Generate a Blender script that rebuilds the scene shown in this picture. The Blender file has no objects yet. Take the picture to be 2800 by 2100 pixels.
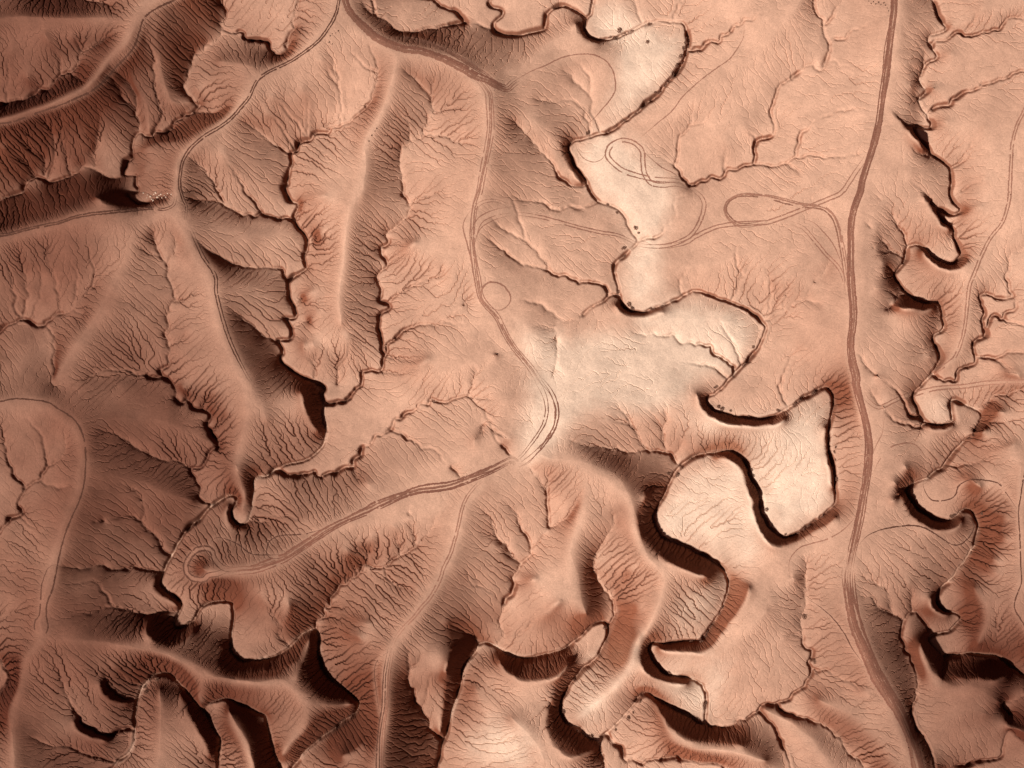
import bpy, math, random
import numpy as np
from mathutils import Vector

# ---------------------------------------------------------------- camera, sky, sun, exposure
scene = bpy.context.scene
cam_d = bpy.data.cameras.new('camera'); cam = bpy.data.objects.new('camera', cam_d)
scene.collection.objects.link(cam); scene.camera = cam
cam.location = (0, 0, 423.0)                      # straight down, 420 m over the mean ground
cam_d.sensor_fit = 'HORIZONTAL'; cam_d.angle = 2*math.atan(140/420.0)
cam_d.clip_start = 1.0; cam_d.clip_end = 20000
SUN_EL = math.radians(42); SUN_DIR = Vector((-.78*math.cos(SUN_EL), -.626*math.cos(SUN_EL), math.sin(SUN_EL)))
world = bpy.data.worlds.new('World'); scene.world = world; world.use_nodes = True
wn = world.node_tree.nodes; wl = world.node_tree.links; wn.clear()
sky = wn.new('ShaderNodeTexSky'); sky.sky_type = 'NISHITA'; sky.sun_disc = False
sky.sun_elevation = SUN_EL; sky.sun_rotation = math.atan2(SUN_DIR.x, SUN_DIR.y)
sky.altitude = 1500; sky.air_density = 0.7; sky.dust_density = 4.0; sky.ozone_density = 0.0
bg = wn.new('ShaderNodeBackground'); bg.inputs['Strength'].default_value = 0.08
wo = wn.new('ShaderNodeOutputWorld'); 
sky_tint = wn.new('ShaderNodeMix'); sky_tint.data_type = 'RGBA'; sky_tint.blend_type = 'MULTIPLY'; sky_tint.inputs[0].default_value = 1.0
sky_tint.inputs[7].default_value = (.62, .28, .18, 1)          # warm tint added to the sky, reddens the light in shadows
wl.new(sky.outputs[0], sky_tint.inputs[6]); wl.new(sky_tint.outputs[2], bg.inputs[0]); wl.new(bg.outputs[0], wo.inputs[0])
sun_d = bpy.data.lights.new('sun', 'SUN'); sun_d.energy = 5.0; sun_d.angle = math.radians(2.5); sun_d.color = (1, .95, .89)
sun = bpy.data.objects.new('sun', sun_d); scene.collection.objects.link(sun)
sun.rotation_euler = SUN_DIR.to_track_quat('Z', 'Y').to_euler()
scene.view_settings.view_transform = 'Standard'; scene.view_settings.look = 'None'
scene.view_settings.exposure = 0.04; scene.view_settings.gamma = 1.0

scene.render.engine = 'CYCLES'
scene.cycles.max_bounces = 4; scene.cycles.diffuse_bounces = 2
# soil colours (linear) and broad darker patches, clay tone plus a painted vignette: x, y, radius px, amount
HILL = (.63, .376, .264); DARK = (.225, .098, .064); SILT = (.80, .58, .438); TRK = (.23, .098, .065); TRKP = (.34, .165, .112); TRKD = (.11, .046, .03); TRK2 = (.27, .125, .083); STEEP_SHADE = (.37, .215, .165)  # last colour: painted shade of steep ground, multiplied into the soil
DARKS = [(40, 150, 430, .92), (100, 700, 470, .92), (280, 1250, 460, 1.0), (250, 1850, 540, 1.0), (950, 1980, 320, .65), (2750, 2020, 400, .9), (650, 250, 260, .4), (950, 60, 250, .35), (2750, 1350, 300, .4), (2750, 150, 250, .2), (700, 900, 250, .35)]
# ---- survey of the place: polylines read off in 700x525 px map sheets (row, column), 3.16 units per px ----
# washes (meandering main channels): z at head, z at foot
WASH = [
(5.0, 4.5, "01 2020,0 2010,50 2040,80 2110,85 2140,120 2120,160 2070,190 2045,230 2070,280 2110,300 2200,315 02 0,312 100,305 200,280 270,260 290,220 310,140 340,100 420,70 500,85 580,130 640,175"),
(4.6, -1.6, "02 692,0 690,60 680,120 640,175 625,240 650,310 720,355 800,355 880,340 960,300 1050,260 1140,215 1200,195 1300,185 1400,195 1470,210 1510,270 1520,330 1510,430 1490,510 1450,600 1380,690 1300,770 1220,840 1130,920 1040,1000 940,1070 860,1110 780,1150 700,1180 620,1195 560,1205 510,1235 480,1280 490,1340 530,1420 590,1510 640,1580 680,1659 12 750,80 830,115 930,165 980,230 1000,300 1040,360 1075,400 1080,430 1050,470 980,545 920,590 890,640 880,700 895,750 920,800 925,870 935,930 960,990 1010,1030 1080,1040 1150,1035 1200,1015 1260,990 1340,965 1420,925 1500,885 1560,865 1640,870 1720,900 1800,935 1900,965 1990,985 2070,1035 2140,1100 2195,1160 2200,1190 2180,1250 2140,1330 2090,1400 2020,1480 1950,1550 1850,1659 22 1780,60 1700,110 1680,130 1690,170 1750,220 1830,255 1950,280 2080,300 2205,292 23 80,270 180,210 280,150 380,90 450,45 510,25 545,50 570,110 575,180 560,270 545,350 530,430 535,520 555,640 570,740 585,880 605,980 595,1040 560,1080 500,1130 420,1190 330,1250 240,1310 150,1330 70,1300 20,1250 22 2205,1200 2160,1110 2150,1000 2120,900 2070,820 2050,720 2020,660 1970,610 1900,585 1800,590 1700,600 1620,620 1540,655 1460,700 1440,730 1390,800 1350,900 1300,1000 1250,1090 1230,1160 1245,1230 1280,1300 1340,1350 1450,1390 1560,1430 1660,1480 1760,1550 1830,1610 1865,1659 32 1880,60 1870,150 1850,230 1810,330 1750,440 1700,510 1650,560 1560,580 1450,590 1350,595 1260,585 1220,590 1190,640 1210,700 1250,770 1310,850 1390,880 1500,895 1590,920 1660,970 1690,1040 1690,1150 1680,1290 1640,1295 1550,1240 1450,1190 1350,1130 1250,1070 1160,1025 1110,1050 1060,1120 1000,1210 900,1310 820,1380 750,1440 690,1430 620,1400 590,1350 500,1310 450,1260 430,1180 430,1100 470,1020 530,930 620,820 720,740 780,640 830,560 840,470 820,425 770,415 700,440 640,490 560,570 480,640 400,670 300,700 200,715 100,725 0,712 31 2120,660 2040,620 1960,600 1910,620 1890,680 1830,740 1790,800 1770,880 1750,1000 1720,1110 1680,1220 1650,1330 1620,1450 1590,1580 1570,1659"),
(3.8, -2.0, "01 300,1330 302,1420 285,1510 260,1550 270,1590 240,1610 255,1659 11 290,70 340,90 370,100 365,150 330,200 330,250 370,320 430,380 445,420 435,500 405,560 430,640 420,670 360,700 320,720 290,780 290,860 285,920 330,990 350,1060 330,1090 240,1085 270,1130 300,1180 310,1230 280,1280 180,1290 230,1380 205,1440 260,1520 400,1600 550,1659 21 590,40 550,90 570,170 580,280 600,400 580,500 520,590 430,650 300,690 180,720 80,790 0,800 20 2180,830 2180,900 2170,1000 2165,1120 2120,1200 2060,1215 2000,1170 1980,1100 2020,1030 2020,990 1980,975 1900,1000 1810,1060 1700,1170 1600,1270 1530,1380 1480,1480 1420,1590 1380,1659 30 1375,90 1420,150 1490,200 1540,260 1520,330 1480,400 1490,470 1560,460 1640,400 1700,300 1760,250 1850,235 1960,240 1995,290 1990,400 1980,500 1970,620 1990,700 2060,750 2130,755 2205,745 31 120,725 220,680 300,610 380,530 450,490 510,490 530,570 520,680 540,790 590,880 680,960 790,1040 870,1110 860,1190 780,1270 640,1370 500,1470 400,1560 320,1659"),
(0.8, -0.8, "30 960,1659 1000,1620 1090,1550 1130,1450 1140,1350 1140,1200 1170,1070 1210,970 1270,890 1340,860 1420,865 1500,910 1570,990 1640,1080 1720,1180 1800,1300 1860,1420 1870,1520 1860,1659"),
(0.4, -2.5, "30 1740,1165 1830,1110 1930,1085 2060,1135 2205,1205 31 60,1240 85,1330 110,1480 160,1659"),
(5.5, -0.6, "03 1400,0 1440,60 1460,140 1510,230 1520,260 1440,300 1390,320 1370,370 1400,430 1445,490 1430,525 1370,550 1330,580 1310,660 1290,710 1330,760 1365,795 1300,850 1285,870 1330,960 1380,1030 1415,1080 1390,1120 1330,1115 1270,1100 1260,1140 1310,1220 1400,1330 1480,1390 1540,1440 1565,1480 1570,1600 1560,1659 13 1580,60 1640,120 1665,165 1600,190 1480,165 1500,250 1580,300 1610,340 1600,390 1640,470 1675,540 1650,590 1580,620 1500,610 1430,570 1370,510 1310,460 1260,450 1210,470 1195,520 1200,580 1160,650 1110,700 1100,730 1150,810 1220,890 1290,935 1380,960 1470,960 1495,1000 1500,1080 1525,1150 1520,1190 1450,1240 1440,1280 1480,1360 1495,1420 1480,1490 1400,1590 1340,1650 23 1270,80 1260,130 1290,200 1340,290 1400,335 1500,355 1590,330 1600,250 1590,190 1620,140 1700,165 1800,220 1855,270 1850,330 1800,400 1720,490 1650,560 1600,640 1550,710 1460,770 1380,810 1280,860 1225,920 1260,1000 1330,1080 1420,1150 1500,1185 1580,1180 1650,1140 1690,1100 1750,1090 1810,1140 1840,1230 1820,1360 1770,1460 1700,1560 1630,1659 33 1560,70 1500,140 1475,200 1490,260 1560,320 1640,340 1690,380 1660,430 1590,490 1500,510 1440,540 1410,580 1440,620 1530,700 1570,720 1700,690 1850,690 1980,710 2080,760 2212,850"),
]
# gullies: z at foot, z at head
GULLY = [
(4.0,6.6,"00 0,880 70,905 130,870 230,870 310,825 370,780 450,770 500,715 550,665 640,640 690,570 740,465 840,430 920,390 1010,345"),
(4.2,7.2,"00 85,890 75,800 95,700 110,550 160,420"),
(4.8,8.0,"00 550,660 545,560 510,480 420,300"),
(5.6,7.6,"00 740,465 700,400 640,330"),
(4.5,6.8,"00 315,825 300,740 260,640"),
(5.2,7.6,"00 640,650 700,700 770,750"),
(4.0,7.5,"00 700,0 850,40 930,65 990,100 1010,165"),
(5.5,3.0,"00 1930,0 1930,50 1960,130 1905,195 1930,265 1900,340 1860,395 1790,405 1760,460 1700,465 1680,480 1630,620 1640,690 1590,760 1640,840 1680,880 1740,895 1720,925 1660,980 1600,990 1540,1030 1480,1110 1420,1145 1340,1160 1310,1195 1260,1190 1205,1135 1160,1200 1140,1260 1130,1350 1080,1440 1065,1500"),
(3.0,1.6,"00 1065,1500 1050,1555 1000,1545 900,1520 850,1480 800,1440 740,1440 680,1470 600,1520 450,1570 400,1560 340,1515 280,1520 220,1590 190,1659 10 150,15 60,40 0,55"),
(3.6,5.2,"00 1065,1505 1180,1515 1230,1490 1290,1420"),
(3.0,5.4,"00 1180,1515 1195,1600 1200,1659 10 1100,30 1170,80 1240,115 1320,95 1360,70 1500,40"),
(3.9,8.0,"00 1330,1165 1335,1110 1380,1040 1395,985 1415,970 1385,920 1365,800 1355,600 1345,480 1290,330"),
(4.0,7.5,"00 1195,1110 1190,1000 1100,880 1000,700 930,690"),
(4.2,7.0,"00 1175,1000 1175,850 1120,720 1000,600"),
(4.2,6.5,"00 1660,985 1720,975 1850,980 1980,950 2060,930"),
(4.3,5.6,"00 1720,900 1730,820 1700,700"),
(3.2,7.6,"00 820,1430 800,1250 730,1120 690,950"),
(3.2,7.6,"00 820,1330 880,1100 870,840"),
(3.0,7.5,"00 600,1510 580,1350 550,1150 560,980"),
(2.9,7.2,"00 370,1500 370,1380 250,1260 160,1130"),
(2.8,6.5,"00 280,1510 200,1400 60,1280"),
(2.8,6.8,"00 400,1540 480,1350 470,1150 380,1030"),
(4.8,7.2,"00 1935,262 2010,285 2105,295 2120,340 2205,345 01 40,345 100,390 130,440 180,475 230,475 280,450 285,400 305,330 340,250 350,130 410,0"),
(5.6,7.6,"01 290,410 360,360 450,330"),
(4.6,6.9,"01 1820,210 1780,205 1700,215 1640,240 1560,245 1480,265 1420,290 1300,290 1240,290 1150,220 1050,165 960,110 930,40"),
(4.6,5.6,"01 1820,210 1785,180 1740,110 1630,80 1530,15 1400,-10"),
(2.5,4.6,"01 2110,300 2000,265 1950,245 1900,220 1820,210"),
(5.8,7.4,"01 1050,165 1030,80 990,0"),
(2.6,4.2,"02 1390,180 1390,150 1420,90 1460,30 1460,0"),
(2.6,6.4,"02 1520,450 1630,430 1660,380 1720,370 1770,385 1795,320 1860,300 1900,240 1970,230 1985,185 2060,185 2110,140 2205,105 03 40,30"),
(2.6,4.4,"02 1120,220 1080,130 1060,0"),
(2.0,5.2,"02 1530,1610 1470,1540 1440,1470 1405,1435 1430,1330 1450,1200 1540,1100 1650,1040 1750,920 1830,800"),
(2.8,4.8,"02 1540,1100 1550,980 1575,880"),
(2.4,3.6,"02 1405,1435 1330,1390 1200,1300"),
(2.0,6.0,"02 1530,1610 1620,1580 1720,1545 1800,1545 1860,1480 1950,1450 2080,1430 2130,1415 2205,1435 03 100,1435 200,1380 260,1365 380,1355 480,1370 580,1370 700,1340 850,1310"),
(2.9,5.6,"02 2090,1420 2090,1350 2090,1250 2130,1210 2190,1185 03 40,1160 40,1060 15,970 45,900 85,750 180,710 240,640 350,575 390,580 420,615 470,615 500,530 510,420 520,390 480,300 465,200 410,100 360,0"),
(3.0,5.0,"02 2110,1220 2040,1150 2000,1080"),
(2.4,4.6,"02 1830,1480 1840,1350 1860,1200"),
(3.9,6.6,"03 520,390 560,355 640,355 720,290 850,230 950,180 1040,150"),
(4.4,5.8,"03 480,230 520,180 570,100 640,0"),
(4.4,6.2,"03 470,600 520,550 620,580 760,640 850,690"),
(3.0,6.2,"03 230,1360 240,1260 280,1150 340,1090 450,1030 550,985 700,965 830,950"),
(3.0,5.4,"03 150,1420 240,1480 330,1560"),
(3.9,3.0,"02 1530,1610 12 1490,25 1400,70 1420,180 1360,260 1270,385 1180,403 1080,430"),
(2.0,5.6,"02 675,1175 660,1090 630,1030 610,950 540,900 500,880 380,890 270,880 190,870"),
(1.95,5.0,"02 760,1155 700,1020 680,960 685,890 655,830 685,760 670,680 620,620 550,560"),
(2.3,5.0,"02 655,830 560,720 440,620"),
(1.7,5.9,"02 650,1600 600,1615 540,1620 470,1570 400,1500 350,1440 300,1370 200,1270 130,1180 60,1110 0,1050"),
(3.8,7.3,"01 300,1330 350,1300 370,1250 400,1225 470,1215 510,1160 620,1160 660,1120 720,1110 740,1085 820,1060 840,1030 900,980 950,960 1000,900 1030,840 1055,740 1060,650 1040,540 990,420"),
(4.6,7.3,"01 740,1085 745,930 735,800 700,620 620,450"),
(4.2,7.5,"01 455,1205 360,1080 250,950 140,820"),
(4.2,7.2,"01 455,1205 450,1050 470,920 400,760"),
(5.0,7.6,"01 735,800 640,640 560,520"),
(6.0,7.0,"01 1055,650 950,600 820,480"),
(4.0,6.8,"01 340,1300 230,1120 90,980"),
(3.8,6.2,"01 300,1330 200,1280 100,1210 0,1130 00 2100,1060"),
(5.8,1.9,"01 1290,640 1370,700 1450,790 1510,880 1540,960 1530,1000 1480,1020 1490,1060 1450,1120 1440,1200 1390,1220 1340,1230 1310,1270 1260,1290 1245,1350 1265,1410 1240,1440 1275,1520 1265,1580 1280,1659 11 1305,80 1340,150 1330,190 1290,250 1220,310 1130,360 1145,430 1080,490 1090,560 1135,620 1080,690 1040,760 1100,860 1075,940 1155,1000 1070,1080 1055,1200 1090,1300 1080,1370 1110,1440 1105,1500 1080,1540 1000,1550 910,1555 920,1620 910,1659 21 880,30 780,150 690,155 580,180"),
(5.2,7.0,"01 1540,970 1600,970 1640,940 1700,880 1800,800"),
(5.5,6.9,"01 1640,960 1720,950 1820,920"),
(4.7,6.6,"01 1440,1190 1480,1180 1600,1195 1720,1220 1780,1260 1830,1280 1900,1260"),
(4.9,7.0,"01 1335,1220 1320,1100 1250,980 1210,900"),
(5.4,7.2,"01 1520,890 1540,760 1500,640"),
(4.2,6.1,"11 1310,120 1400,60 1480,40 1560,20 1700,45"),
(3.6,6.2,"11 1135,620 1210,580 1300,510 1400,430"),
(3.3,5.7,"11 1110,970 1170,920 1250,870 1340,830 1410,790 1480,765 1590,740 1700,735 1760,715"),
(4.6,5.7,"11 1590,740 1620,650 1630,580"),
(2.9,5.5,"11 1105,1415 1140,1380 1160,1290 1230,1250 1260,1190 1400,1150 1480,1140 1560,1145 1640,1120 1720,1140 1850,1140"),
(4.6,5.5,"11 1640,1115 1740,1030 1870,890"),
(2.7,5.6,"11 1080,1545 1150,1570 1240,1570 1300,1530 1420,1500 1500,1440"),
(2.9,5.4,"11 1110,1415 1300,1445 1430,1450 1520,1435"),
(3.3,6.4,"11 330,240 370,220 390,150 440,110 520,60 640,40"),
(2.9,5.6,"11 440,460 500,420 600,330"),
(2.5,4.8,"11 345,990 420,900 500,850"),
(2.3,4.6,"11 310,1180 380,1130 500,1090 540,1010"),
(1.9,4.6,"11 500,1620 515,1500 530,1390 490,1280"),
(2.1,4.8,"11 700,1659 705,1520 790,1440 810,1320 770,1230"),
(2.2,4.4,"11 515,1500 430,1400 420,1290"),
(5.2,3.3,"10 1640,70 1760,90 1900,95 1990,140 2090,190 2160,190 2205,200 11 60,185 180,215 270,230 325,250"),
(5.5,3.0,"10 1700,400 1760,460 1850,530 1950,600 2050,640 2205,650 11 100,650 200,660 250,730 280,780"),
(5.2,2.0,"10 1990,1010 2080,1080 2170,1140 11 0,1170 60,1220 120,1270 180,1300"),
(4.6,6.4,"10 1950,95 1890,0 00 1840,1540 1700,1400 1600,1340"),
(4.3,6.8,"11 60,185 0,100 10 2130,0 00 2080,1550 1960,1400 1950,1290"),
(2.2,5.9,"10 0,1190 40,1150 100,1135 200,1110 300,1135 380,1150 400,1110 470,1075 560,1060 590,1030 650,1000 700,950 760,900 800,830 870,790 950,720 1060,650"),
(2.4,4.8,"10 400,1120 460,1220 480,1330 490,1450 485,1580 470,1659 20 540,30"),
(3.0,6.2,"10 540,1050 530,900 500,750 430,560 360,450"),
(3.3,6.0,"10 650,990 680,850 690,700 620,520"),
(3.9,6.0,"10 820,820 830,650 790,480"),
(2.5,6.0,"10 200,1110 150,980 130,750 60,560"),
(2.7,6.0,"10 270,1110 360,900 360,700 240,560"),
(2.6,5.5,"10 200,1100 250,900 220,700 190,560"),
(3.0,5.0,"10 640,1010 730,1070 760,1100"),
(5.6,1.2,"10 1180,450 1300,520 1400,570 1460,640 1470,740 1510,820 1520,930 1480,990 1450,1080 1450,1180 1435,1230 1460,1290 1475,1370 1440,1420 1470,1480 1390,1530 1390,1590 1500,1659 20 1520,70 1510,130 1560,160 1610,130 1650,170 1670,220 1780,250 1790,310 1760,350 1820,410 1860,500 1870,560 1790,590 1780,660 1710,720 1640,750 1690,870 1720,940 1710,980 1790,1030 1812,1058"),
(3.6,5.4,"10 1520,950 1600,930 1660,850"),
(2.9,5.2,"10 1470,1320 1600,1270 1690,1190"),
(4.4,5.8,"10 1460,640 1530,520 1520,350"),
(4.3,5.8,"10 1430,600 1350,430 1340,300"),
(2.2,5.0,"20 1740,220 1760,160 1830,130 1900,50"),
(1.9,4.8,"20 1830,400 1940,290 2010,200"),
(2.4,4.8,"20 1615,130 1620,80 1590,0"),
(4.6,2.0,"20 880,390 1000,430 1060,460 1200,560 1330,640 1440,660 1520,670 1610,720 1640,755"),
(2.3,5.2,"10 1390,1600 1300,1600 1180,1560 1050,1540 950,1550 800,1590 640,1659"),
(4.6,0.9,"20 820,1190 880,1170 980,1160 1100,1140 1200,1170 1270,1260 1340,1340 1390,1450 1470,1490"),
(4.8,0.8,"20 510,1550 700,1590 850,1570 1000,1600 1200,1590 1260,1620 1380,1640"),
(4.2,0.7,"30 640,330 740,320 830,300 980,265 1100,300 1180,330 1260,345 1380,320 1500,325"),
(1.4,4.4,"30 980,260 920,140 820,50 600,60"),
(1.9,5.0,"20 1220,1180 1250,1080 1200,950 1020,830"),
(2.0,5.0,"20 0,1280 50,1200 80,1150 180,1135 205,1100 165,1040 200,960 210,890 150,810 110,720 70,600 50,450 30,350"),
(2.6,5.4,"20 215,900 300,860 370,825 380,770 430,710 415,640 400,520 380,420 250,290"),
(3.2,5.2,"20 430,710 520,660 570,590 570,450 600,380"),
(2.8,5.0,"20 375,830 440,880 520,890 640,870"),
(2.2,4.6,"20 180,1140 270,1220 380,1290"),
(2.0,4.2,"20 0,1620 60,1605 130,1610 230,1560"),
(1.8,4.2,"30 0,350 90,330 130,290 240,255"),
(2.0,0.8,"30 0,760 30,810 55,870 40,930 0,1000"),
(0.3,4.4,"30 1135,1350 1050,1345 1000,1360 940,1400 860,1370 780,1350 700,1290 650,1200 610,1100 570,1000 530,900 500,820 420,740"),
(0.5,3.6,"30 1160,1090 1060,1080 980,1030 930,950 915,850 880,770"),
(0.6,3.6,"30 1210,965 1130,940 1060,880 980,760"),
(0.8,3.2,"30 960,1625 870,1600 760,1570 640,1510 550,1480 400,1460 260,1380"),
(1.5,5.3,"21 150,740 220,770 270,790 360,800 400,775 500,750 530,790 600,800 670,780 740,730 830,710 830,680 860,650 910,620 910,540 940,525 1000,520 1010,450 1040,435 1090,435 1170,380 1175,330 1200,305 1260,290 1290,250 1390,215 1410,175 1490,180 1510,130 1560,150 1630,155 1720,130 1830,110 1900,170 1970,220 1980,270 2030,310 2040,380 2080,480 2160,570 2212,620"),
(4.0,5.5,"21 1830,110 2000,125 2100,130 2200,150"),
(4.0,5.3,"21 1840,100 1870,20 11 1880,1659 1900,1560 1840,1450"),
(4.4,5.4,"11 1900,1580 2000,1480 2080,1400"),
(2.9,5.3,"21 1165,385 1230,430 1330,470 1440,540 1540,570 1600,640 1680,720 1770,800"),
(2.0,4.6,"21 840,715 880,790 920,840 1000,880"),
(4.6,5.6,"21 2040,380 2110,430 2212,470"),
(4.4,5.6,"21 1970,350 1920,450 1890,540"),
(1.3,4.2,"20 2110,1210 2212,1170 21 40,1195 100,1160 200,1140 260,1135 340,1155 450,1160"),
(0.0,5.0,"31 500,480 505,420 570,390 585,310 630,280 630,200 700,100 770,90 780,40 870,15 21 870,1650 900,1620 960,1590 1030,1600 1140,1590 1160,1530 1200,1500 1250,1490 1330,1450 1400,1400 1450,1330 1530,1220 1600,1130 1680,1040"),
(1.8,4.8,"21 960,1590 965,1500 900,1400 850,1300"),
(2.2,4.6,"21 965,1500 990,1400 1010,1310"),
(2.5,5.0,"21 1240,1480 1230,1350 1180,1200"),
(3.0,5.0,"21 1390,1400 1360,1250 1320,1100"),
(1.4,4.4,"21 870,1650 800,1500 780,1420"),
(2.0,5.2,"21 1110,1600 1130,1640 31 1150,40 1230,90 1350,105 1500,100"),
(0.2,3.6,"31 270,630 230,580 190,540 200,440 260,340 280,200"),
(0.4,3.4,"31 200,440 120,300 40,150"),
(0.6,4.2,"31 590,310 720,340 880,390 1000,410"),
(0.2,4.0,"31 510,455 650,455 830,500 930,550"),
(4.2,-1.2,"31 1290,600 1320,700 1310,880 1305,910 1350,1000 1370,1100 1420,1180 1490,1260 1500,1350 1600,1450"),
(-0.2,4.2,"31 1905,600 1860,540 1800,500 1720,430 1620,380"),
(2.0,4.0,"31 1330,800 1400,740 1460,620"),
(0.5,3.6,"31 1430,1170 1490,950 1530,780"),
(0.2,2.2,"31 2090,650 2100,580 2145,510 2110,460 2125,350 2140,250 2050,150"),
(2.2,4.4,"31 2050,150 1930,100 1850,50 21 1800,1560"),
(0.6,2.4,"31 2140,255 2165,200 2200,170 32 15,140 20,70 0,10 22 20,1640 75,1580 75,1550 150,1490 165,1420 240,1370 240,1330 320,1240"),
(2.4,4.8,"22 320,1240 300,1100 300,950 220,800 100,690"),
(1.4,4.0,"22 70,1550 0,1490 21 2150,1440 2040,1380"),
(2.4,4.6,"22 320,1240 400,1210 500,1120 570,1000 600,900"),
(3.2,4.6,"22 300,950 310,800 290,720"),
(1.7,4.4,"22 170,1420 100,1270 40,1130 0,1080 21 2130,980"),
(1.5,4.5,"22 0,1480 21 2170,1400 2100,1330 2030,1180 1970,1080"),
(2.3,3.6,"32 20,70 130,55 220,20"),
(0.2,2.0,"32 845,450 880,420 900,360 890,280 860,190 800,110 740,30 22 705,1560 720,1480"),
(2.0,4.6,"22 720,1480 790,1370 850,1270 900,1130 980,1040"),
(0.9,3.6,"32 870,170 920,80 1000,0 22 1060,1580"),
(0.6,2.8,"32 905,340 1000,290 1120,260"),
(0.0,4.2,"31 2095,660 2190,600 32 80,510 180,400 300,320 360,260 440,200"),
(0.4,5.2,"22 1430,690 1400,630 1340,600 1180,580 1010,600 880,550 710,545 600,520 500,480"),
(0.8,5.0,"22 1180,580 1090,460 1020,350 900,310 770,280"),
(2.2,4.6,"22 1020,350 980,250 890,180"),
(0.6,4.6,"22 1335,595 1300,430 1250,320 1120,200"),
(1.6,4.0,"22 1300,400 1340,280 1320,160"),
(0.6,2.6,"22 1410,630 1450,550 1520,480"),
(1.2,5.3,"12 935,905 830,905 820,840 740,800 610,775 570,800 520,770 470,725 370,720 310,685 200,670 150,640 100,620 40,595 0,560 11 2100,480 2010,410"),
(3.0,5.6,"12 310,685 305,620 250,570 180,490 100,430 0,365 11 2150,345 2040,240"),
(3.8,5.8,"12 110,420 100,310 60,200 0,80 11 2150,20"),
(1.0,5.2,"12 830,910 770,960 700,985 660,1015 580,1060 530,1120 470,1120 430,1110 370,1190 385,1300 375,1500 350,1600"),
(2.8,5.3,"12 430,1110 340,1040 240,970 120,940 0,940"),
(3.2,5.4,"12 370,1190 250,1170 100,1160"),
(1.4,5.2,"12 750,90 640,130 570,150 490,125 410,160 330,140 250,100 100,75 0,40"),
(0.6,3.0,"12 1920,1570 1890,1500 1830,1450 1740,1410 1710,1380 1700,1330 1500,1300 1460,1310 1370,1230 1290,1250 1210,1215 1170,1235 1040,1210"),
(0.7,2.6,"12 1860,1610 1740,1520 1620,1480 1500,1475 1390,1530"),
(0.6,2.0,"12 1980,1510 1920,1350 1780,1100"),
(0.9,3.0,"12 1455,885 1440,800 1460,740 1520,660"),
(0.9,4.4,"12 1890,945 1920,890 1950,800 1985,735 2040,640 2120,600"),
(1.8,4.4,"12 1985,735 1940,600 1930,450"),
(0.9,5.4,"12 2170,1110 13 0,1095 100,1045 170,1020 220,950 310,930 380,850 420,760 500,650 540,590"),
(1.4,4.2,"13 0,1060 20,880 0,760 12 2190,650"),
(1.6,4.6,"13 130,1020 150,850 130,700"),
(2.0,4.6,"13 310,935 400,970 500,1020"),
(0.5,3.0,"23 175,195 130,120 105,50 13 130,1560 200,1440 280,1330"),
(6.4,4.2,"03 1195,1470 1230,1580 1310,1650 13 1360,40 1420,120 1470,180"),
(7.0,4.5,"03 1065,970 1110,1010 1180,1080 1260,1150"),
(6.8,4.9,"03 1140,500 1220,600 1270,650 1295,715"),
(6.6,4.8,"03 1190,720 1240,810 1285,860"),
(6.6,5.0,"03 1150,300 1300,420 1330,580"),
(6.6,4.3,"03 1200,1250 1330,1350 1410,1335"),
(4.8,7.2,"03 1375,985 1415,935 1540,915 1580,870 1650,840 1690,800 1810,770 1830,745 1900,720 2030,705 2120,640 2212,625"),
(5.2,7.2,"03 1405,420 1430,370 1520,360 1620,300 1730,320 1830,300 1960,260 2010,195 2120,175 2212,180"),
(5.8,7.2,"03 1680,290 1770,170 1880,70"),
(5.3,6.6,"03 1455,60 1540,10"),
(5.2,6.2,"03 1520,262 1590,235"),
(5.0,6.2,"03 1440,515 1500,490 1600,480"),
(4.9,6.0,"03 1360,800 1430,770"),
(4.7,6.0,"03 1400,1115 1480,1090 1550,1060"),
(4.4,6.6,"03 1570,1460 1640,1400 1730,1260 1800,1180 1900,1100"),
(4.3,6.4,"03 1660,1659 1760,1580 1900,1540"),
(4.0,6.2,"13 1590,280 1700,200 1850,120"),
(3.7,6.2,"13 1195,580 1120,530 1050,500 1000,440 900,320 820,260"),
(3.8,6.2,"13 1210,465 1190,430 1170,340 1110,280 1060,200 1000,120 930,30"),
(4.2,5.8,"13 1060,505 1000,520 890,480"),
(3.6,5.6,"13 1100,730 1080,715 960,690"),
(3.6,5.6,"13 1095,705 1040,650 960,600"),
(3.3,5.8,"13 1220,900 1150,880 1100,900 1000,840 890,830"),
(3.6,5.2,"13 1100,905 1090,960 1010,1020"),
(2.7,6.2,"23 1370,330 1310,290 1210,270 1190,150 1130,80 1040,5 13 940,1590 850,1500 780,1400"),
(2.6,5.2,"23 1400,338 1330,390 1250,350 1150,330 1080,300 1010,240 940,140 880,60"),
(3.2,4.8,"13 1480,1490 1400,1440 1290,1350"),
(5.2,2.8,"13 2212,485 2130,510 2070,560 2060,640 2045,750 2070,820 2100,880 2110,910 2040,925 1950,905 1870,880 1830,900 1840,960 1880,1030 1865,1120 1870,1190 1880,1240 1790,1300 1775,1350 1795,1430 1790,1490 1700,1520 1650,1540 1640,1630 1560,1620 1480,1600 1410,1590 1380,1610"),
(3.6,5.4,"13 1880,1230 1950,1070 2020,1090 2030,1045 2120,1030 2130,950 2212,925"),
(3.8,5.2,"13 2020,1090 2110,1130 2212,1160"),
(3.3,5.6,"13 1810,1420 1950,1435 2030,1405 2150,1380 2212,1380"),
(3.8,5.2,"13 1960,1440 2080,1550 2180,1610"),
(3.0,5.6,"23 1850,200 1930,130 2000,95 2200,60"),
(2.6,5.2,"23 1560,700 1640,715 1800,690 1950,610 2060,570 2150,500"),
(3.0,4.8,"23 1850,320 1950,250 2050,240"),
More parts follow.
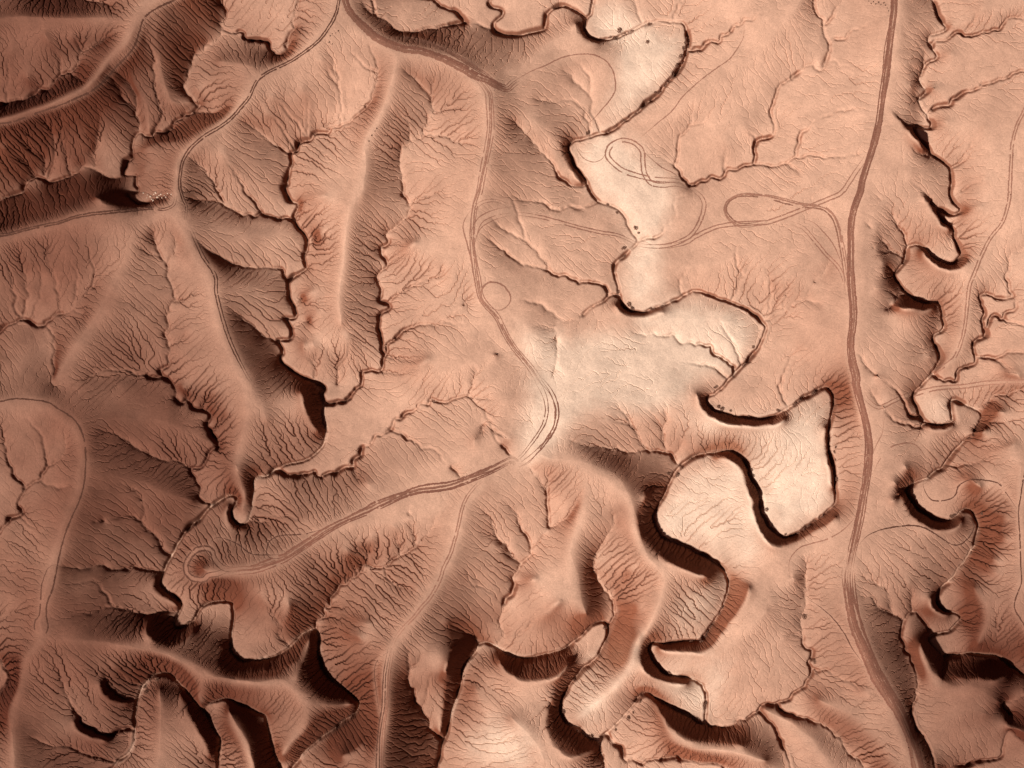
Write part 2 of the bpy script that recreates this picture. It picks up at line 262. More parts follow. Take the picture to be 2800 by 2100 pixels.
(2.9,4.8,"23 1700,500 1830,410 1900,380"),
(3.0,4.8,"23 1650,715 1750,830 1850,900"),
(2.1,4.4,"23 1845,1240 1950,1220 2080,1150"),
(2.0,4.4,"23 1830,1350 1950,1330 2090,1340"),
(1.9,4.2,"23 1780,1440 1900,1480 2000,1540"),
(1.8,4.0,"23 1720,1540 1850,1580 2000,1640"),
(2.3,5.0,"23 1220,930 1130,970 1060,1010"),
(2.3,4.8,"23 1215,925 1150,900 1080,840"),
(2.6,4.4,"23 1290,850 1240,780 1180,700"),
(0.0,1.6,"32 1690,1290 1740,1330 1850,1320 1950,1290 2050,1240 2120,1190 2205,1130 33 100,1125 200,1080 270,1020 330,970 340,920 370,860 380,800 370,750 390,700 390,660 340,630 310,570 295,500 295,370 330,280 330,100 320,0 23 325,1600 300,1480"),
(0.9,2.4,"33 305,550 260,515 200,520 100,580"),
(1.2,3.8,"33 330,170 260,60 200,0"),
(0.8,5.4,"33 380,800 450,830 510,815 600,870 720,930 770,980 870,1000 960,1040 1080,1110"),
(0.4,2.4,"33 110,1130 120,1180 240,1230 380,1260 510,1310 590,1380 670,1440 700,1530 780,1600 860,1659"),
(0.4,1.8,"32 2150,1180 2205,1240 33 80,1330 130,1450 170,1540 210,1659"),
(-0.4,1.6,"32 840,1385 860,1430 950,1530 1000,1610 1060,1610 1130,1650 1180,1620 1280,1610 1420,1580 1480,1610 1600,1615 1750,1625 1830,1659"),
(-0.5,1.0,"32 765,1445 770,1540 810,1659"),
(1.2,2.9,"33 1430,510 1390,430 1330,360 1290,330 1240,350 1200,400 1150,370 1090,335 1085,240 1030,150 1000,60 980,0"),
(1.6,3.2,"33 1200,400 1165,470 1160,540 1190,620 1250,740 1290,850 1310,950 1290,1060 1260,1150 1255,1220 1310,1330 1400,1490 1450,1659"),
(2.0,3.2,"33 1090,335 980,290 900,300 840,290"),
(2.2,3.2,"33 1010,100 930,60 820,0"),
(1.8,3.0,"33 1275,320 1250,150 1220,30"),
(2.2,3.2,"33 960,270 900,200 790,160"),
(0.6,2.6,"33 1550,740 1540,830 1510,930"),
(0.2,1.4,"33 2110,1210 2070,1125 2212,1060"),
(0.6,2.4,"33 1720,1650 1800,1620 1950,1600 2040,1570 2060,1440 2110,1350 2212,1420"),
]
# crests: z0, z1, weight
RIDGE = [
(4.9,3.0,.4,"22 640,900 560,1200 520,1450 560,1640 32 600,200 650,350"),
(6.4,5.0,.2,"10 1640,150 1800,250 2000,300 2150,340"),
(3.1,1.2,.4,"31 340,900 410,720 450,560"),
(3.0,0.6,.4,"31 430,1070 600,1115 830,1130"),
(8.8,9.6,.35,"00 0,1065 100,1050 300,985 480,925 640,855 780,790 900,690 980,600 1085,490 1150,410 1190,320 1215,230 1250,150 1330,85 1420,40 1500,0"),
(8.6,9.4,.12,"00 0,180 150,160 300,160 500,170 800,170 1050,190 1150,140 1250,100"),
(7.0,8.0,.35,"00 1545,1659 1560,1480 1580,1390 1640,1290 1760,1180 1880,1110 1990,1030 2080,930 2150,840 2212,750 01 0,710 60,650 150,600 300,530 460,420 560,330 650,200 700,100 720,0"),
(7.8,6.6,.2,"00 2212,600 2050,560 1900,540"),
(8.6,5.2,.2,"00 1400,250 1400,500 1440,720 1500,880 1690,882"),
(8.0,4.8,.15,"00 1040,520 1180,700 1270,880 1290,1050 1290,1150"),
(6.6,5.3,.2,"00 1540,1240 1400,1230 1250,1290"),
(7.8,7.9,.35,"01 770,0 800,80 870,170 950,250 1030,320 1100,360 1200,400 1300,430 1420,440 1550,480 1680,530 1800,590 1880,640"),
(7.9,7.0,.35,"01 1880,640 1960,730 2010,800 2025,900 2030,1100 2010,1250 1980,1400 1950,1550 1930,1659"),
(7.0,4.8,.35,"01 1930,1659 11 1890,120 1870,270 1870,430 1890,600 1920,780 1940,900 1990,980 2080,1080 2150,1220 2205,1310"),
(4.8,4.6,.35,"12 0,1310 30,1360 100,1440 180,1540 250,1659 22 280,150 290,270 280,370 220,480 150,570 80,650 0,700"),
(4.6,4.6,.35,"21 2212,670 2050,745 1900,810 1700,880 1600,900 1420,920 1300,960 1180,1000 1060,1050 960,1100 850,1150 720,1210 600,1280 480,1360 360,1440 260,1500 180,1540 0,1600 20 2080,1620 1900,1640 1750,1590"),
(5.6,4.0,.35,"21 1960,830 1890,890 1820,980 1780,1080 1750,1220 1720,1340 1680,1470 1620,1590 1600,1659 31 1560,90 1500,190 1430,270 1360,360 1280,440 1210,530 1170,620 1150,720 1130,850 1120,1000 1110,1150 1090,1300 1075,1500 1070,1659"),
(8.4,5.7,.25,"01 1250,440 1230,560 1180,750 1080,1020 960,1250 950,1450 920,1659 11 870,80 815,250 780,500 745,750 730,950 740,1150"),
(7.2,5.8,.3,"01 1985,780 2100,740 2205,760 02 0,800 100,960 160,1020"),
(6.0,4.6,.4,"02 200,1060 330,1200 400,1290 460,1420 540,1540"),
(6.8,4.8,.15,"02 0,650 100,570 250,430 400,330 550,290 870,430"),
(7.2,4.6,.2,"03 300,0 160,180 0,330 02 1950,560 1700,720 1450,950 1250,1090 1050,1150"),
(7.2,4.9,.35,"03 1120,0 1110,120 1090,260 1065,450 1045,620 1010,850 985,1050 945,1230 890,1390 840,1550 820,1659 13 760,130 730,280 720,450 720,650 730,850 745,1030 740,1150 720,1300 730,1450 765,1600"),
(4.9,3.4,.35,"23 760,0 790,120 830,280 860,430 875,560"),
(3.4,3.6,.35,"23 875,560 870,700 850,850 820,1000 790,1150 760,1300 720,1480 700,1640"),
(3.6,4.8,.35,"33 690,0 700,180 730,320 780,480 860,660 940,850 1040,1020 1130,1160 1200,1320 1270,1500 1310,1659"),
(7.0,4.2,.2,"03 2212,960 2150,1090 2110,1250 2100,1400 2090,1659 13 2070,130 2020,270 1920,400 1850,540 1790,690 1740,820 1720,1000 1700,1170 1660,1320 1600,1440 1510,1530"),
(7.6,5.2,.15,"03 2212,400 1800,480 1550,620"),
(7.4,5.0,.15,"03 2212,850 1900,920 1600,1020"),
(7.8,6.2,.15,"03 2212,50 1900,150 1600,220"),
(6.8,7.0,.45,"10 0,375 100,360 300,305 500,265 640,220 800,190 950,175 1150,160 1300,150 1420,160 1560,170"),
(7.0,6.6,.35,"00 1545,1659 10 1560,80 1560,170 1620,240"),
(6.6,5.4,.35,"10 1620,240 1700,450 1800,600 1870,750 1880,950 1940,1150 2020,1350 2130,1550 2180,1659 20 2185,120"),
(5.4,2.6,.3,"20 2185,120 2160,280 2100,500 2050,640 2070,800 2100,950 2090,1100"),
(5.4,5.4,.2,"21 0,100 60,200 100,320"),
(6.4,5.6,.35,"10 1420,180 1200,480 1100,620 1000,800 920,950 800,1150 650,1350 560,1480 480,1620"),
(6.0,5.4,.35,"20 0,150 120,130 260,135 410,155 500,210 620,290 690,380 730,500 740,650 735,780 720,900 680,1020 620,1150 560,1300 520,1450 490,1600 30 430,110 380,250 370,400 400,520"),
(5.4,5.0,.3,"30 400,520 250,680 180,800 140,1000 90,1150 120,1400 100,1659"),
(5.2,3.2,.3,"30 450,530 700,550 950,590 1200,620 1450,690 1600,760 1800,860 2000,900 2212,920 31 0,920 200,890 300,950"),
(3.0,1.6,.25,"31 300,950 420,1070 420,1300 300,1450 200,1600"),
(3.8,2.4,.25,"30 1650,800 1720,950 1700,1080 1720,1150"),
(6.0,3.9,.2,"10 1640,260 1900,300 2150,400 11 0,280 200,300 330,420 400,500"),
(6.0,3.4,.2,"10 1870,760 2000,800 2205,830 11 100,880 250,1020 330,1060"),
(5.4,2.6,.25,"20 740,760 1000,790 1250,850 1420,940 1650,1010"),
(5.6,2.8,.15,"20 760,300 900,300 1200,290 1400,310 1600,400 1760,480"),
(5.6,3.0,.15,"10 1060,1000 1100,1300 1200,1400 1300,1500"),
(5.2,2.0,.2,"20 640,1400 900,1350 1150,1380"),
(5.5,5.2,.35,"22 250,600 350,640 750,700 900,800 1000,950 1070,1150 1120,1350"),
(3.5,2.2,.2,"23 720,1250 400,1420 100,1500 22 2100,1480 1950,1300 1850,1100 1700,880"),
(5.6,1.9,.2,"22 350,330 700,150 1000,100 1400,300 1800,450 2100,520 23 150,620 300,720 420,760"),
(5.0,3.3,.15,"12 2100,500 1700,600 1300,700 1050,800"),
(4.5,3.6,.3,"12 300,1450 700,1300 1000,1130 1500,1100 1900,1120"),
(5.0,3.6,.25,"22 1120,1350 1180,1500 1280,1640 32 1330,50 1260,300 1170,500"),
(4.0,.9,.25,"32 1120,520 1000,800 900,950 700,1150 560,1260"),
(2.6,.8,.2,"32 1110,970 1300,980 1550,1080"),
(4.2,.9,.2,"32 2212,300 1950,560 1600,740 1350,720"),
(3.6,4.2,.2,"32 1350,1330 1500,1480 1900,1530 2212,1620"),
(4.6,3.6,.2,"32 0,1250 200,1450 280,1600"),
(2.2,1.2,.1,"31 1900,1000 2000,1300 2050,1600"),
(3.4,4.4,.25,"33 450,1080 700,1200 900,1380 1000,1500 1100,1659"),
(2.4,2.8,.15,"33 0,1180 200,1300 400,1450 550,1659"),
(4.4,3.4,.25,"33 1340,620 1450,850 1600,960 1800,960 2030,1110"),
(4.4,3.6,.2,"33 1800,100 1900,350 1850,620"),
(5.2,3.6,.2,"23 2180,700 2165,1100 2180,1400 2190,1640 33 2140,190 2130,300 2212,420"),
(4.6,5.2,.2,"12 2212,800 13 300,650 500,350 700,150"),
(5.0,4.0,.2,"13 740,1150 900,1130 1180,1200 1350,1330"),
(3.2,3.6,.2,"33 1500,1250 1700,1150 1900,1200"),
(3.4,1.0,.2,"30 1350,1000 1380,1250 1350,1659"),
(3.6,3.4,.3,"30 1950,1190 2020,1300 2120,1450 2165,1659"),
]
# cut-bank rims: height, weight 1
RIM = [
(6.2,"02 545,225 590,310 650,365 740,388"),
(5.8,"02 410,1255 425,1340 475,1430 540,1515 600,1585"),
(4.1,"12 890,985 935,1045 1010,1085 1100,1090 1200,1078 1310,1040"),
(4.4,"22 1595,90 1620,190 1700,268 1800,328 1900,355 2080,368 2205,352 23 60,345 150,300"),
(2.2,"23 492,380 507,560 537,760 555,900"),
(3.6,"23 590,1150 560,1170 440,1250 330,1320 230,1370 150,1400 50,1410 22 2190,1340 2130,1250 2105,1150 2075,1010 2040,900 2010,790 1980,720 1930,670 1860,640 1780,640"),
(5.2,"22 1165,950 1130,1040 1112,1150 1122,1250 1165,1350 1245,1455 1370,1540 1500,1600 1600,1640 32 1690,20"),
(3.6,"32 2055,100 2030,200 1955,320 1885,420 1825,500 1745,610 1690,660 1600,680 1500,672 1350,668 1290,650"),
(4.6,"32 1135,560 1112,660 1120,750 1160,840 1225,900 1330,940 1450,960 1530,965"),
(4.4,"32 1245,1100 1290,1190 1350,1290 1440,1390 1520,1440 1600,1455 1750,1462 1900,1470 2010,1490"),
(5.0,"32 385,1060 325,1160 300,1280 315,1385 370,1490 460,1570 560,1585 650,1560 720,1550"),
(4.2,"32 500,770 430,860 300,920 150,930 50,910 31 2160,850 2100,760"),
(4.0,"31 1690,640 1650,780 1635,900 1630,1050 1610,1200 1590,1350 1578,1420"),
(5.4,"21 380,60 420,190 475,320 530,420"),
(4.6,"20 2040,700 2050,800 2090,900 2105,1000"),
(3.4,"20 1955,1060 1940,1120 1970,1205 2035,1255 2110,1255"),
(3.4,"30 1315,40 1315,100 1365,180 1450,235 1505,285"),
(4.4,"30 1250,410 1280,520 1370,605 1480,625 1580,570 1640,490"),
(3.8,"30 1900,640 1865,760 1910,845 2000,890 2100,882 2205,860 31 130,850 230,800 340,760"),
(4.4,"31 385,770 415,880 465,985 550,1075 680,1110 800,1130"),
(3.6,"31 1010,1310 950,1430 850,1510 720,1590"),
(2.6,"30 1530,1050 1610,1200 1690,1330 1770,1480 1790,1600"),
(3.0,"30 630,1265 690,1355 800,1410 900,1440"),
(2.8,"30 870,920 890,1015 975,1090 1070,1120"),
(5.6,"13 1720,605 1665,655 1570,670 1480,650 1400,600 1335,515"),
(5.4,"13 1080,985 1200,1015 1320,1020 1430,1000"),
(6.0,"13 1330,50 1390,130 1450,220 1480,270 1560,330"),
(6.6,"03 1050,1000 1130,1080 1220,1190 1320,1300"),
(3.8,"23 1370,360 1450,390 1530,390 1610,360"),
(5.0,"23 1140,950 1185,1000 1215,1070 1285,1165 1395,1235 1520,1265 1625,1255 1710,1190"),
(3.6,"33 1430,205 1440,265 1515,330 1600,360"),
(4.0,"33 1330,590 1340,690 1410,800 1480,870"),
(3.6,"33 1620,880 1800,890 1950,900 2100,880"),
(2.4,"33 2050,1170 2090,1300 2205,1345"),
(5.8,"10 860,60 960,125 1080,145 1210,148 1310,140"),
]
# pale silt flats: polygons
FLAT = [
"02 640,190 700,0 1000,0 1100,210 1300,190 1480,220 1510,400 1450,580 1200,830 850,1100 560,1200 500,1290 560,1450 690,1655 12 850,130 1000,300 1080,430 900,640 930,950 1100,1030 1350,960 1560,870 1990,990 2190,1180 1950,1550 1700,1640 1400,1400 1000,1150 1150,1050 1350,700 1250,450 1380,240 1410,90 02 1400,1600 1150,1300 900,1180 750,1100 900,700 850,450 640,350",
"22 1680,140 1900,280 2200,300 23 250,180 510,40 560,100 530,450 600,1000 400,1180 150,1320 0,1200 22 2120,880 2030,660 1800,580 1550,560 1500,380",
"22 1440,740 1800,620 2000,720 2120,1000 2200,1350 32 1950,100 1850,250 1640,560 1300,570 1350,350 1500,100 22 1750,1500 1300,1300 1240,1160",
"32 1250,770 1400,870 1660,960 1690,1280 1500,1200 1160,1010 1300,960 1500,930 1250,850",
"32 1250,690 1400,690 1700,700 1900,640 1900,800 1750,1250 1700,1250 1690,1000 1500,880 1300,830",
"12 0,1150 600,1250 900,1150 1500,1250 1600,1600 22 1400,250 800,200 500,300 350,600 0,750 12 150,1500",
"33 300,380 350,390 395,560 390,650 320,560",
"32 500,1000 700,800 850,560 1100,560 1050,900 700,1350 500,1280",
"31 1800,1400 2000,1300 2212,1200 32 200,1400 300,1659 31 1700,1659",
"23 1280,100 1590,60 1600,300 1480,345 1320,250",
"20 2010,1180 2020,1050 2150,1100 2160,1200",
]

# tracks: label, width of a wheel line (m), number of wheel lines, spread (m), line
TRACK = [
("wide rutted dirt road running down the long ridge on the right side",0.34,9,1.7,"03 1090,0 1085,120 1065,260 1040,450 1020,620 985,850 960,1050 920,1230 870,1390 820,1550 800,1659 13 750,130 720,280 715,450 715,650 725,850 740,1030 735,1150 715,1300 725,1450 760,1600 23 760,0 790,120 830,280 860,430 875,560 870,700 850,850 820,1000 790,1150 760,1300 720,1480 700,1600"),
("broad braided dirt road curving into the bottom right corner",0.46,10,3.0,"23 700,1600 33 690,0 700,180 730,320 780,480 860,660 940,850 1040,1020 1130,1160 1200,1320 1270,1500 1310,1659"),
("wide rutted dirt road curving in from the top edge to the central knoll",0.61,5,1.6,"01 770,0 800,80 870,170 950,250 1030,320 1100,360 1200,400 1300,430 1420,440 1550,480 1680,530 1800,590 1880,640 2000,690 2100,745 2170,765 02 10,725 60,690"),
("second rutted line of the top road along its north edge",0.46,3,.8,"01 1100,345 1270,330 1400,350 1540,390 1650,440 1780,515 1900,590 2000,655 2100,740"),
("triple wheel track along the central ridge crest going south",0.32,4,1.5,"01 1880,650 1960,730 2010,800 2025,900 2030,1100 2010,1250 1980,1400 1950,1550 1930,1659 11 1890,120 1870,270 1870,430 1890,600 1920,780 1940,900 1990,980 2080,1080 2150,1220 2205,1310 12 30,1360 100,1440 180,1540 235,1630"),
("fan of parallel wheel tracks sweeping round the central bend",0.32,5,4.6,"12 235,1630 22 300,60 340,150 355,250 330,370 270,470 200,550 120,630 40,690"),
("rutted ridge road running west below the central bend to the spur loop",0.44,5,1.9,"22 40,690 21 2205,660 2050,735 1900,800 1800,840 1700,875 1600,895 1420,915 1300,950 1180,995 1060,1045 960,1095 850,1145 720,1205 600,1270 480,1350 360,1430 260,1495 180,1530 0,1592 20 2080,1605 1950,1620"),
("wheel loop at the western end of the spur road",0.50,2,1.3,"20 1950,1610 1880,1640 1800,1655 30 1760,30 1680,25 1640,5 20 1610,1620 1610,1550 1645,1490 1700,1435 1770,1420 1830,1445 1860,1520 1930,1590 2010,1600"),
("thin side track bulging north of the spur road",0.35,1,.2,"21 600,1255 500,1280 400,1300 220,1310 130,1350 95,1420 100,1480 150,1510 260,1490"),
("thin track running west from the spur loop to the wash",0.32,1,.2,"20 1800,1400 1850,1335 1920,1330 2050,1380 2140,1450 2205,1475 21 130,1478 250,1475"),
("narrow ridge track branching south from the spur road",0.35,2,.7,"21 1960,830 1890,890 1820,980 1780,1080 1750,1220 1720,1340 1680,1470 1620,1590 1600,1659 31 1560,90 1500,190 1430,270 1360,360 1280,440 1210,530 1170,620"),
("braided ridge track heading to the bottom edge left of centre",0.35,4,1.6,"31 1170,620 1150,720 1130,850 1120,1000 1110,1150 1090,1300 1075,1500 1070,1659"),
("thin bypass track beside the lower ridge track",0.32,1,.2,"31 1165,640 1080,700 1035,760 1025,860 1035,960 1050,1080 1070,1200"),
("narrow track along the crest in the top left corner",0.46,1,.2,"00 0,1065 100,1055 300,985 480,925 640,855 780,790 900,690 980,600 1085,490 1150,410 1190,320 1215,230 1250,150 1330,85 1420,40 1500,0"),
("narrow double track winding down the ridge from the top edge",0.35,2,.6,"01 715,0 695,100 650,200 560,330 460,420 300,530 150,600 60,650 0,710 00 2150,840 2080,930 1990,1030 1880,1110 1760,1180 1640,1290 1580,1390 1560,1480 1550,1600 10 1580,60 1610,130 1600,240"),
("narrow double track along the ridge to the left edge",0.41,2,.6,"10 0,375 100,360 300,305 500,265 640,220 800,190 950,175 1150,155 1300,140 1420,150 1500,110 1520,30"),
("faint double track down the left ridge spine",0.30,2,.7,"10 1640,310 1750,550 1860,720 1870,880 1930,1120 2010,1340 2120,1560 2170,1640"),
("narrow track hooking round the left headland to a keyhole loop",0.41,1,.2,"20 0,150 120,130 260,135 410,155 500,210 620,290 690,380 730,500 740,650 735,780 720,900 680,1020 620,1150 560,1300 520,1450 490,1600 30 450,120 410,220 400,340 415,440 390,500 340,515 300,470 300,400 340,330 350,200 360,80 20 400,1620 430,1580 490,1555"),
("thin looping track around the pale flat below the top road",0.32,1,.2,"02 0,715 100,650 200,600 300,560 400,510 500,480 600,470 700,475 800,520 860,590 890,680 890,780 850,860 780,940 700,1030 600,1100"),
("thin track following the pale ridge towards the wash loop",0.30,1,.2,"02 2005,200 2000,320 1950,420 1880,510 1750,600 1620,700 1480,830 1380,960 1250,1070 1110,1190"),
("double wheel loop on the pale wash floor",0.35,2,1.1,"02 1500,1590 1400,1560 1250,1550 1110,1525 960,1475 865,1400 825,1340 845,1270 915,1220 990,1212 1070,1245 1125,1310 1130,1400 1145,1500 1200,1580 1300,1600 1420,1590 1530,1625"),
("thin wheel mark from the wash loop up to the gully head",0.30,1,.2,"02 1090,1260 1200,1370 1300,1450 1400,1500 1520,1600"),
("faint arc of wheel marks beside the wash loop",0.30,1,.2,"02 545,1220 560,1290 620,1370 700,1400 770,1380 810,1320 830,1240"),
("double wheel track crossing the gullies to the wash crossing",0.32,2,.8,"12 0,185 150,200 300,230 450,270 600,310 750,345 900,370 1000,410 1080,450"),
("double wheel track curling up from the wash crossing",0.35,2,.9,"12 1080,455 1200,470 1330,465 1450,430 1560,360 1630,240 1660,120 1640,50 1590,0 02 1540,1620"),
("double wheel track from the wash crossing to the ridge road",0.35,2,1.0,"12 1300,485 1500,440 1600,380 1750,310 1900,280 2050,270 2205,262 13 150,210 300,150 400,110 520,60 640,0 03 750,1500 820,1400 860,1340"),
("oval double wheel loop west of the ridge road",0.38,3,1.0,"12 2205,262 2000,290 1900,250 1850,180 1850,110 1900,60 2000,25 2205,42 13 150,80 300,115 420,125 500,150 570,220 610,320 630,420 650,520 670,650 690,850"),
("pair of faint wheel arcs merging into the ridge road",0.30,2,.8,"13 200,270 300,310 400,420 500,540 600,640 650,740 690,900"),
("inner faint wheel arc west of the ridge road",0.30,1,.3,"13 300,230 400,270 480,350 560,450 620,580 665,720"),
("round wheel circle beside the central ridge track",0.46,1,.2,"11 2150,1000 2085,1020 2010,985 1955,920 1950,850 1990,795 2050,780 2120,800 2180,860 2200,930 2170,985 2110,1022 2040,1005"),
("faint outer track west of the central ridge track",0.35,1,.2,"11 1885,130 1820,210 1790,300 1825,450 1860,600 1890,780 1920,900 1980,990"),
("curved wheel marks leaving the central ridge track eastward",0.35,2,1.6,"11 1880,440 1890,330 1940,240 2030,190 2120,165 2205,160"),
("upper wheel arc crossing the central ridge track",0.30,2,.8,"11 1900,190 1915,120 1970,85 2060,75 2150,105 2205,140"),
("lower wheel arc crossing the central ridge track",0.30,1,.2,"11 1885,560 1895,430 1930,330 2000,270 2110,225 2205,205"),
("narrow track along the right-hand ridge near the edge",0.35,2,.7,"03 2212,960 2150,1090 2110,1250 2100,1400 2090,1659 13 2090,10 2070,130 2020,270 1920,400 1850,540 1790,690 1740,820 1720,1000 1700,1170 1660,1320 1600,1440 1480,1530 1390,1600 1340,1655 23 1290,60"),
("narrow track at the far right edge",0.32,1,.2,"23 2200,870 2180,1000 2165,1100 2170,1250 2180,1400 2190,1600 33 2190,60 2140,190 2130,280 2180,370 2212,420"),
("thin track crossing from the ridge road over the right-hand wash",0.38,1,.2,"23 790,1390 850,1320 950,1270 1080,1240 1240,1220 1360,1245 1470,1310 1580,1380 1660,1385 1740,1320 1780,1240 1770,1180 1720,1140"),
("thin serpentine track on the right-hand flat",0.35,1,.2,"23 1350,820 1340,880 1380,970 1440,1010 1560,1000 1620,960 1650,880 1740,830 1850,830 1990,860 2070,960 2150,1080"),
("thin track dropping west from the ridge road to the lower flat",0.32,1,.2,"23 185,1659 190,1520 270,1420 380,1380 520,1340 640,1270 740,1170 780,1070"),
("thin side track curving round the knoll east of the ridge road",0.32,1,.2,"23 905,780 970,650 1060,550 1200,510 1290,540 1350,620 1390,730"),
("thin connecting track east of the ridge road",0.35,1,.2,"23 890,660 930,540 985,420 1000,300"),
("faint straight track meeting the right-hand wash junction",0.35,2,1.0,"23 820,80 870,150 960,200 1080,150 1180,105 1290,80 1450,40 1700,20 13 1900,1650 2212,1640"),
("faint line beside the ridge road bend, lower right",0.30,1,.2,"33 330,190 450,270 560,370 660,500 730,630 830,760"),
]
SHRUB = [
("dark shrub on the pale wash bend near the top","shrubs along the upper wash","02 850,320 970,290 1010,275 1040,270 1180,215 1500,330 1495,370 1480,420 1455,490 1465,540 1175,360 885,338 930,255"),
("dark shrub along southeast edge of the upper pale flat","shrubs along the upper flat","02 1390,640 1380,670 1355,700 1335,730 1310,745 1265,800 1235,795 1160,890 1110,935 1070,985 1040,1010 960,1040 1425,560"),
("small dark shrub beside the gully mouths below the thin looping track","shrub by the gully mouths","02 655,1150"),
("dark shrub on the narrow middle wash near wheel crossing","shrubs along the middle wash","12 1065,315 1095,355 960,490 975,555 910,860 830,110 900,175"),
("dark desert shrub on the inside of the middle wash bend","shrubs on the middle bend","12 1020,970 1040,1000 1210,1020 1290,995 2060,1050 2085,1340 2010,1500 1195,1000"),
("dark shrub above the shaded bank of the large meander","shrubs above the meander bank","22 1770,20 1790,200 1815,210 1895,225 2050,270 1745,30"),
("dark desert shrub on the edge of the large pale meander lobe","shrubs on the meander lobe","22 2055,690 2075,745 2090,790 2200,1085 1320,1325 1465,735 1430,790 1350,770"),
("dark shrub on the north and east rim of the pale meander","shrubs on the meander flat rim","23 275,150 385,95 230,180 85,225 585,545 575,590 585,655 550,720 600,820 400,85 545,690"),
("dark desert shrub on the south rim of the pale meander flat","shrubs on the south meander rim","23 30,1240 145,1300 210,1300 270,1280 310,1260 415,1180 470,1150 350,1232"),
("small dark shrub on the right-hand wash near serpentine track","shrubs on the right-hand wash","23 1580,1140 1750,1470 1850,1120 1600,1130"),
("dark desert shrub along the lower wash below the large meander","shrubs along the lower wash","32 1815,270 1800,330 1750,400 1735,415 1680,490 1680,515 1555,570 1640,568 1720,440"),
("dark desert shrub on the small pale lobe of the lower wash","shrubs on the small lobe","32 1240,735 1365,830 1340,1110 1655,1110 1660,1140 1510,1210 1600,1230 1580,1250 1110,1085 1050,1185"),
("dark desert shrub by the hairpin of the wash at the bottom","shrubs by the bottom hairpin","32 590,1305 450,1170 800,450 1010,1230 680,1385 900,1330"),
("single dark shrub beside the shaded straight bank at the bottom","shrub by the straight bank","31 1797,862"),
("dark shrub along the shadowed oval valley in the bottom left","shrubs in the oval valley","30 1270,1000 1355,900 1765,1190 1775,1220 1190,1140 1150,1420 1250,960"),
("dark shrub on the left-hand wash spur above the shadow pit","shrubs on the left wash spur","30 1490,180 1620,400"),
("dark shrub beside the narrow pale strip west of the ridge road","shrubs by the pale strip","33 315,350 400,740"),
]
ROCK = [
("dark stone on the long spur west of the central track","stones on the pale spur","01 1042,1110 1028,1133 1000,1170 975,1220",.30),
("dark stone at the fork of the upper ridge tracks","stones at the track fork","01 660,292 690,285 712,268 640,310 632,365 658,380",.2),
("pale loose block in the rubble above the shadow hollow","rubble blocks above the hollow","10 1240,10 1275,25 1300,40 1330,20 1360,45 1390,20 1420,30 1450,12 1310,62 1345,8 1400,50 1270,50 1325,75 1375,30 1435,45 1480,20",.30),
("dark clod beside the top of the ridge road","clods by the ridge road","03 870,10 890,30 910,15 930,35 955,20 975,40 1000,25 1015,45 1030,70 1040,95",.2),
]

# gentle country: centre, radii (px), share of the relief kept
GENTLE = [(2050,380,480,420,.5),(1760,960,330,290,.5),(1650,560,260,330,.6),(2620,420,260,420,.65),(2150,1650,260,260,.7),(1420,1950,230,230,.7)]
# ---------------------------------------------------------------- terrain
SC = 0.1                 # metres per survey px
HCAM = 420.0             # camera height over the mean ground
ZREF = 3.0
MARG = 60.0              # px beyond the photograph on every side
CELL = 2.1               # px per grid cell
NX = int((2800 + 2*MARG)/CELL) + 1
NY = int((2100 + 2*MARG)/CELL) + 1
rng = np.random.default_rng(7)

def parse(s):
    out = []; r = c = 0
    for w in s.split():
        if ',' in w:
            a, b = w.split(',')
            out.append((c*700 + float(a)/3.16, r*525 + float(b)/3.16))
        else:
            r, c = int(w[0]), int(w[1])
    return np.array(out)

def catmull(p, step=1.2):
    """smooth polyline, dense samples"""
    if len(p) < 3:
        n = max(2, int(np.hypot(*(p[-1]-p[0]))/step))
        t = np.linspace(0, 1, n)[:, None]
        return p[0]*(1-t) + p[-1]*t
    q = np.vstack([2*p[0]-p[1], p, 2*p[-1]-p[-2]])
    out = []
    for i in range(1, len(q)-2):
        a, b, c, d = q[i-1], q[i], q[i+1], q[i+2]
        n = max(2, int(np.hypot(*(c-b))/step))
        t = np.linspace(0, 1, n, endpoint=False)[:, None]
        out.append(0.5*((2*b) + (c-a)*t + (2*a-5*b+4*c-d)*t*t + (3*b-a-3*c+d)*t**3))
    out.append(p[-1:])
    return np.vstack(out)

def extend(p):
    """a line that leaves the frame goes on beyond it"""
    def ext(a, b):
        d = (b-a)/max(1e-6, np.hypot(*(b-a)))
        return b + d*110
    x, y = p[-1]
    if x < 4 or y < 4 or x > 2795 or y > 2095:
        p = np.vstack([p, ext(p[-2], p[-1])])
    x, y = p[0]
    if x < 4 or y < 4 or x > 2795 or y > 2095:
        p = np.vstack([ext(p[1], p[0]), p])
    return p

def wiggle(p, amp, lam):
    """natural sinuosity: smooth sideways noise along a dense line, pinned at the ends"""
    n = len(p)
    if n < 8: return p
    s = np.concatenate([[0], np.cumsum(np.hypot(*np.diff(p, axis=0).T))])
    off = np.zeros(n)
    for k, (l, a) in enumerate(((lam, 1.0), (lam*.45, .55), (lam*.2, .28))):
        m = int(s[-1]/l) + 3
        off += a*np.interp(s/l, np.arange(m), rng.normal(0, 1, m))
    t = np.gradient(p, axis=0); t /= np.maximum(1e-6, np.hypot(t[:, 0], t[:, 1]))[:, None]
    w = np.clip(np.minimum(s, s[-1]-s)/lam, 0, 1)
    return p + np.stack([-t[:, 1], t[:, 0]], 1)*(off*amp*w)[:, None]

def arclen(p):
    s = np.concatenate([[0], np.cumsum(np.hypot(*np.diff(p, axis=0).T))])
    return s/max(s[-1], 1e-6)

def ground_at(p, z):
    """sighted point -> plan position (the camera looks straight down from HCAM)"""
    k = (1 - (z - ZREF)/HCAM)[:, None]
    return (p - [1400, 1050])*k + [1400, 1050]

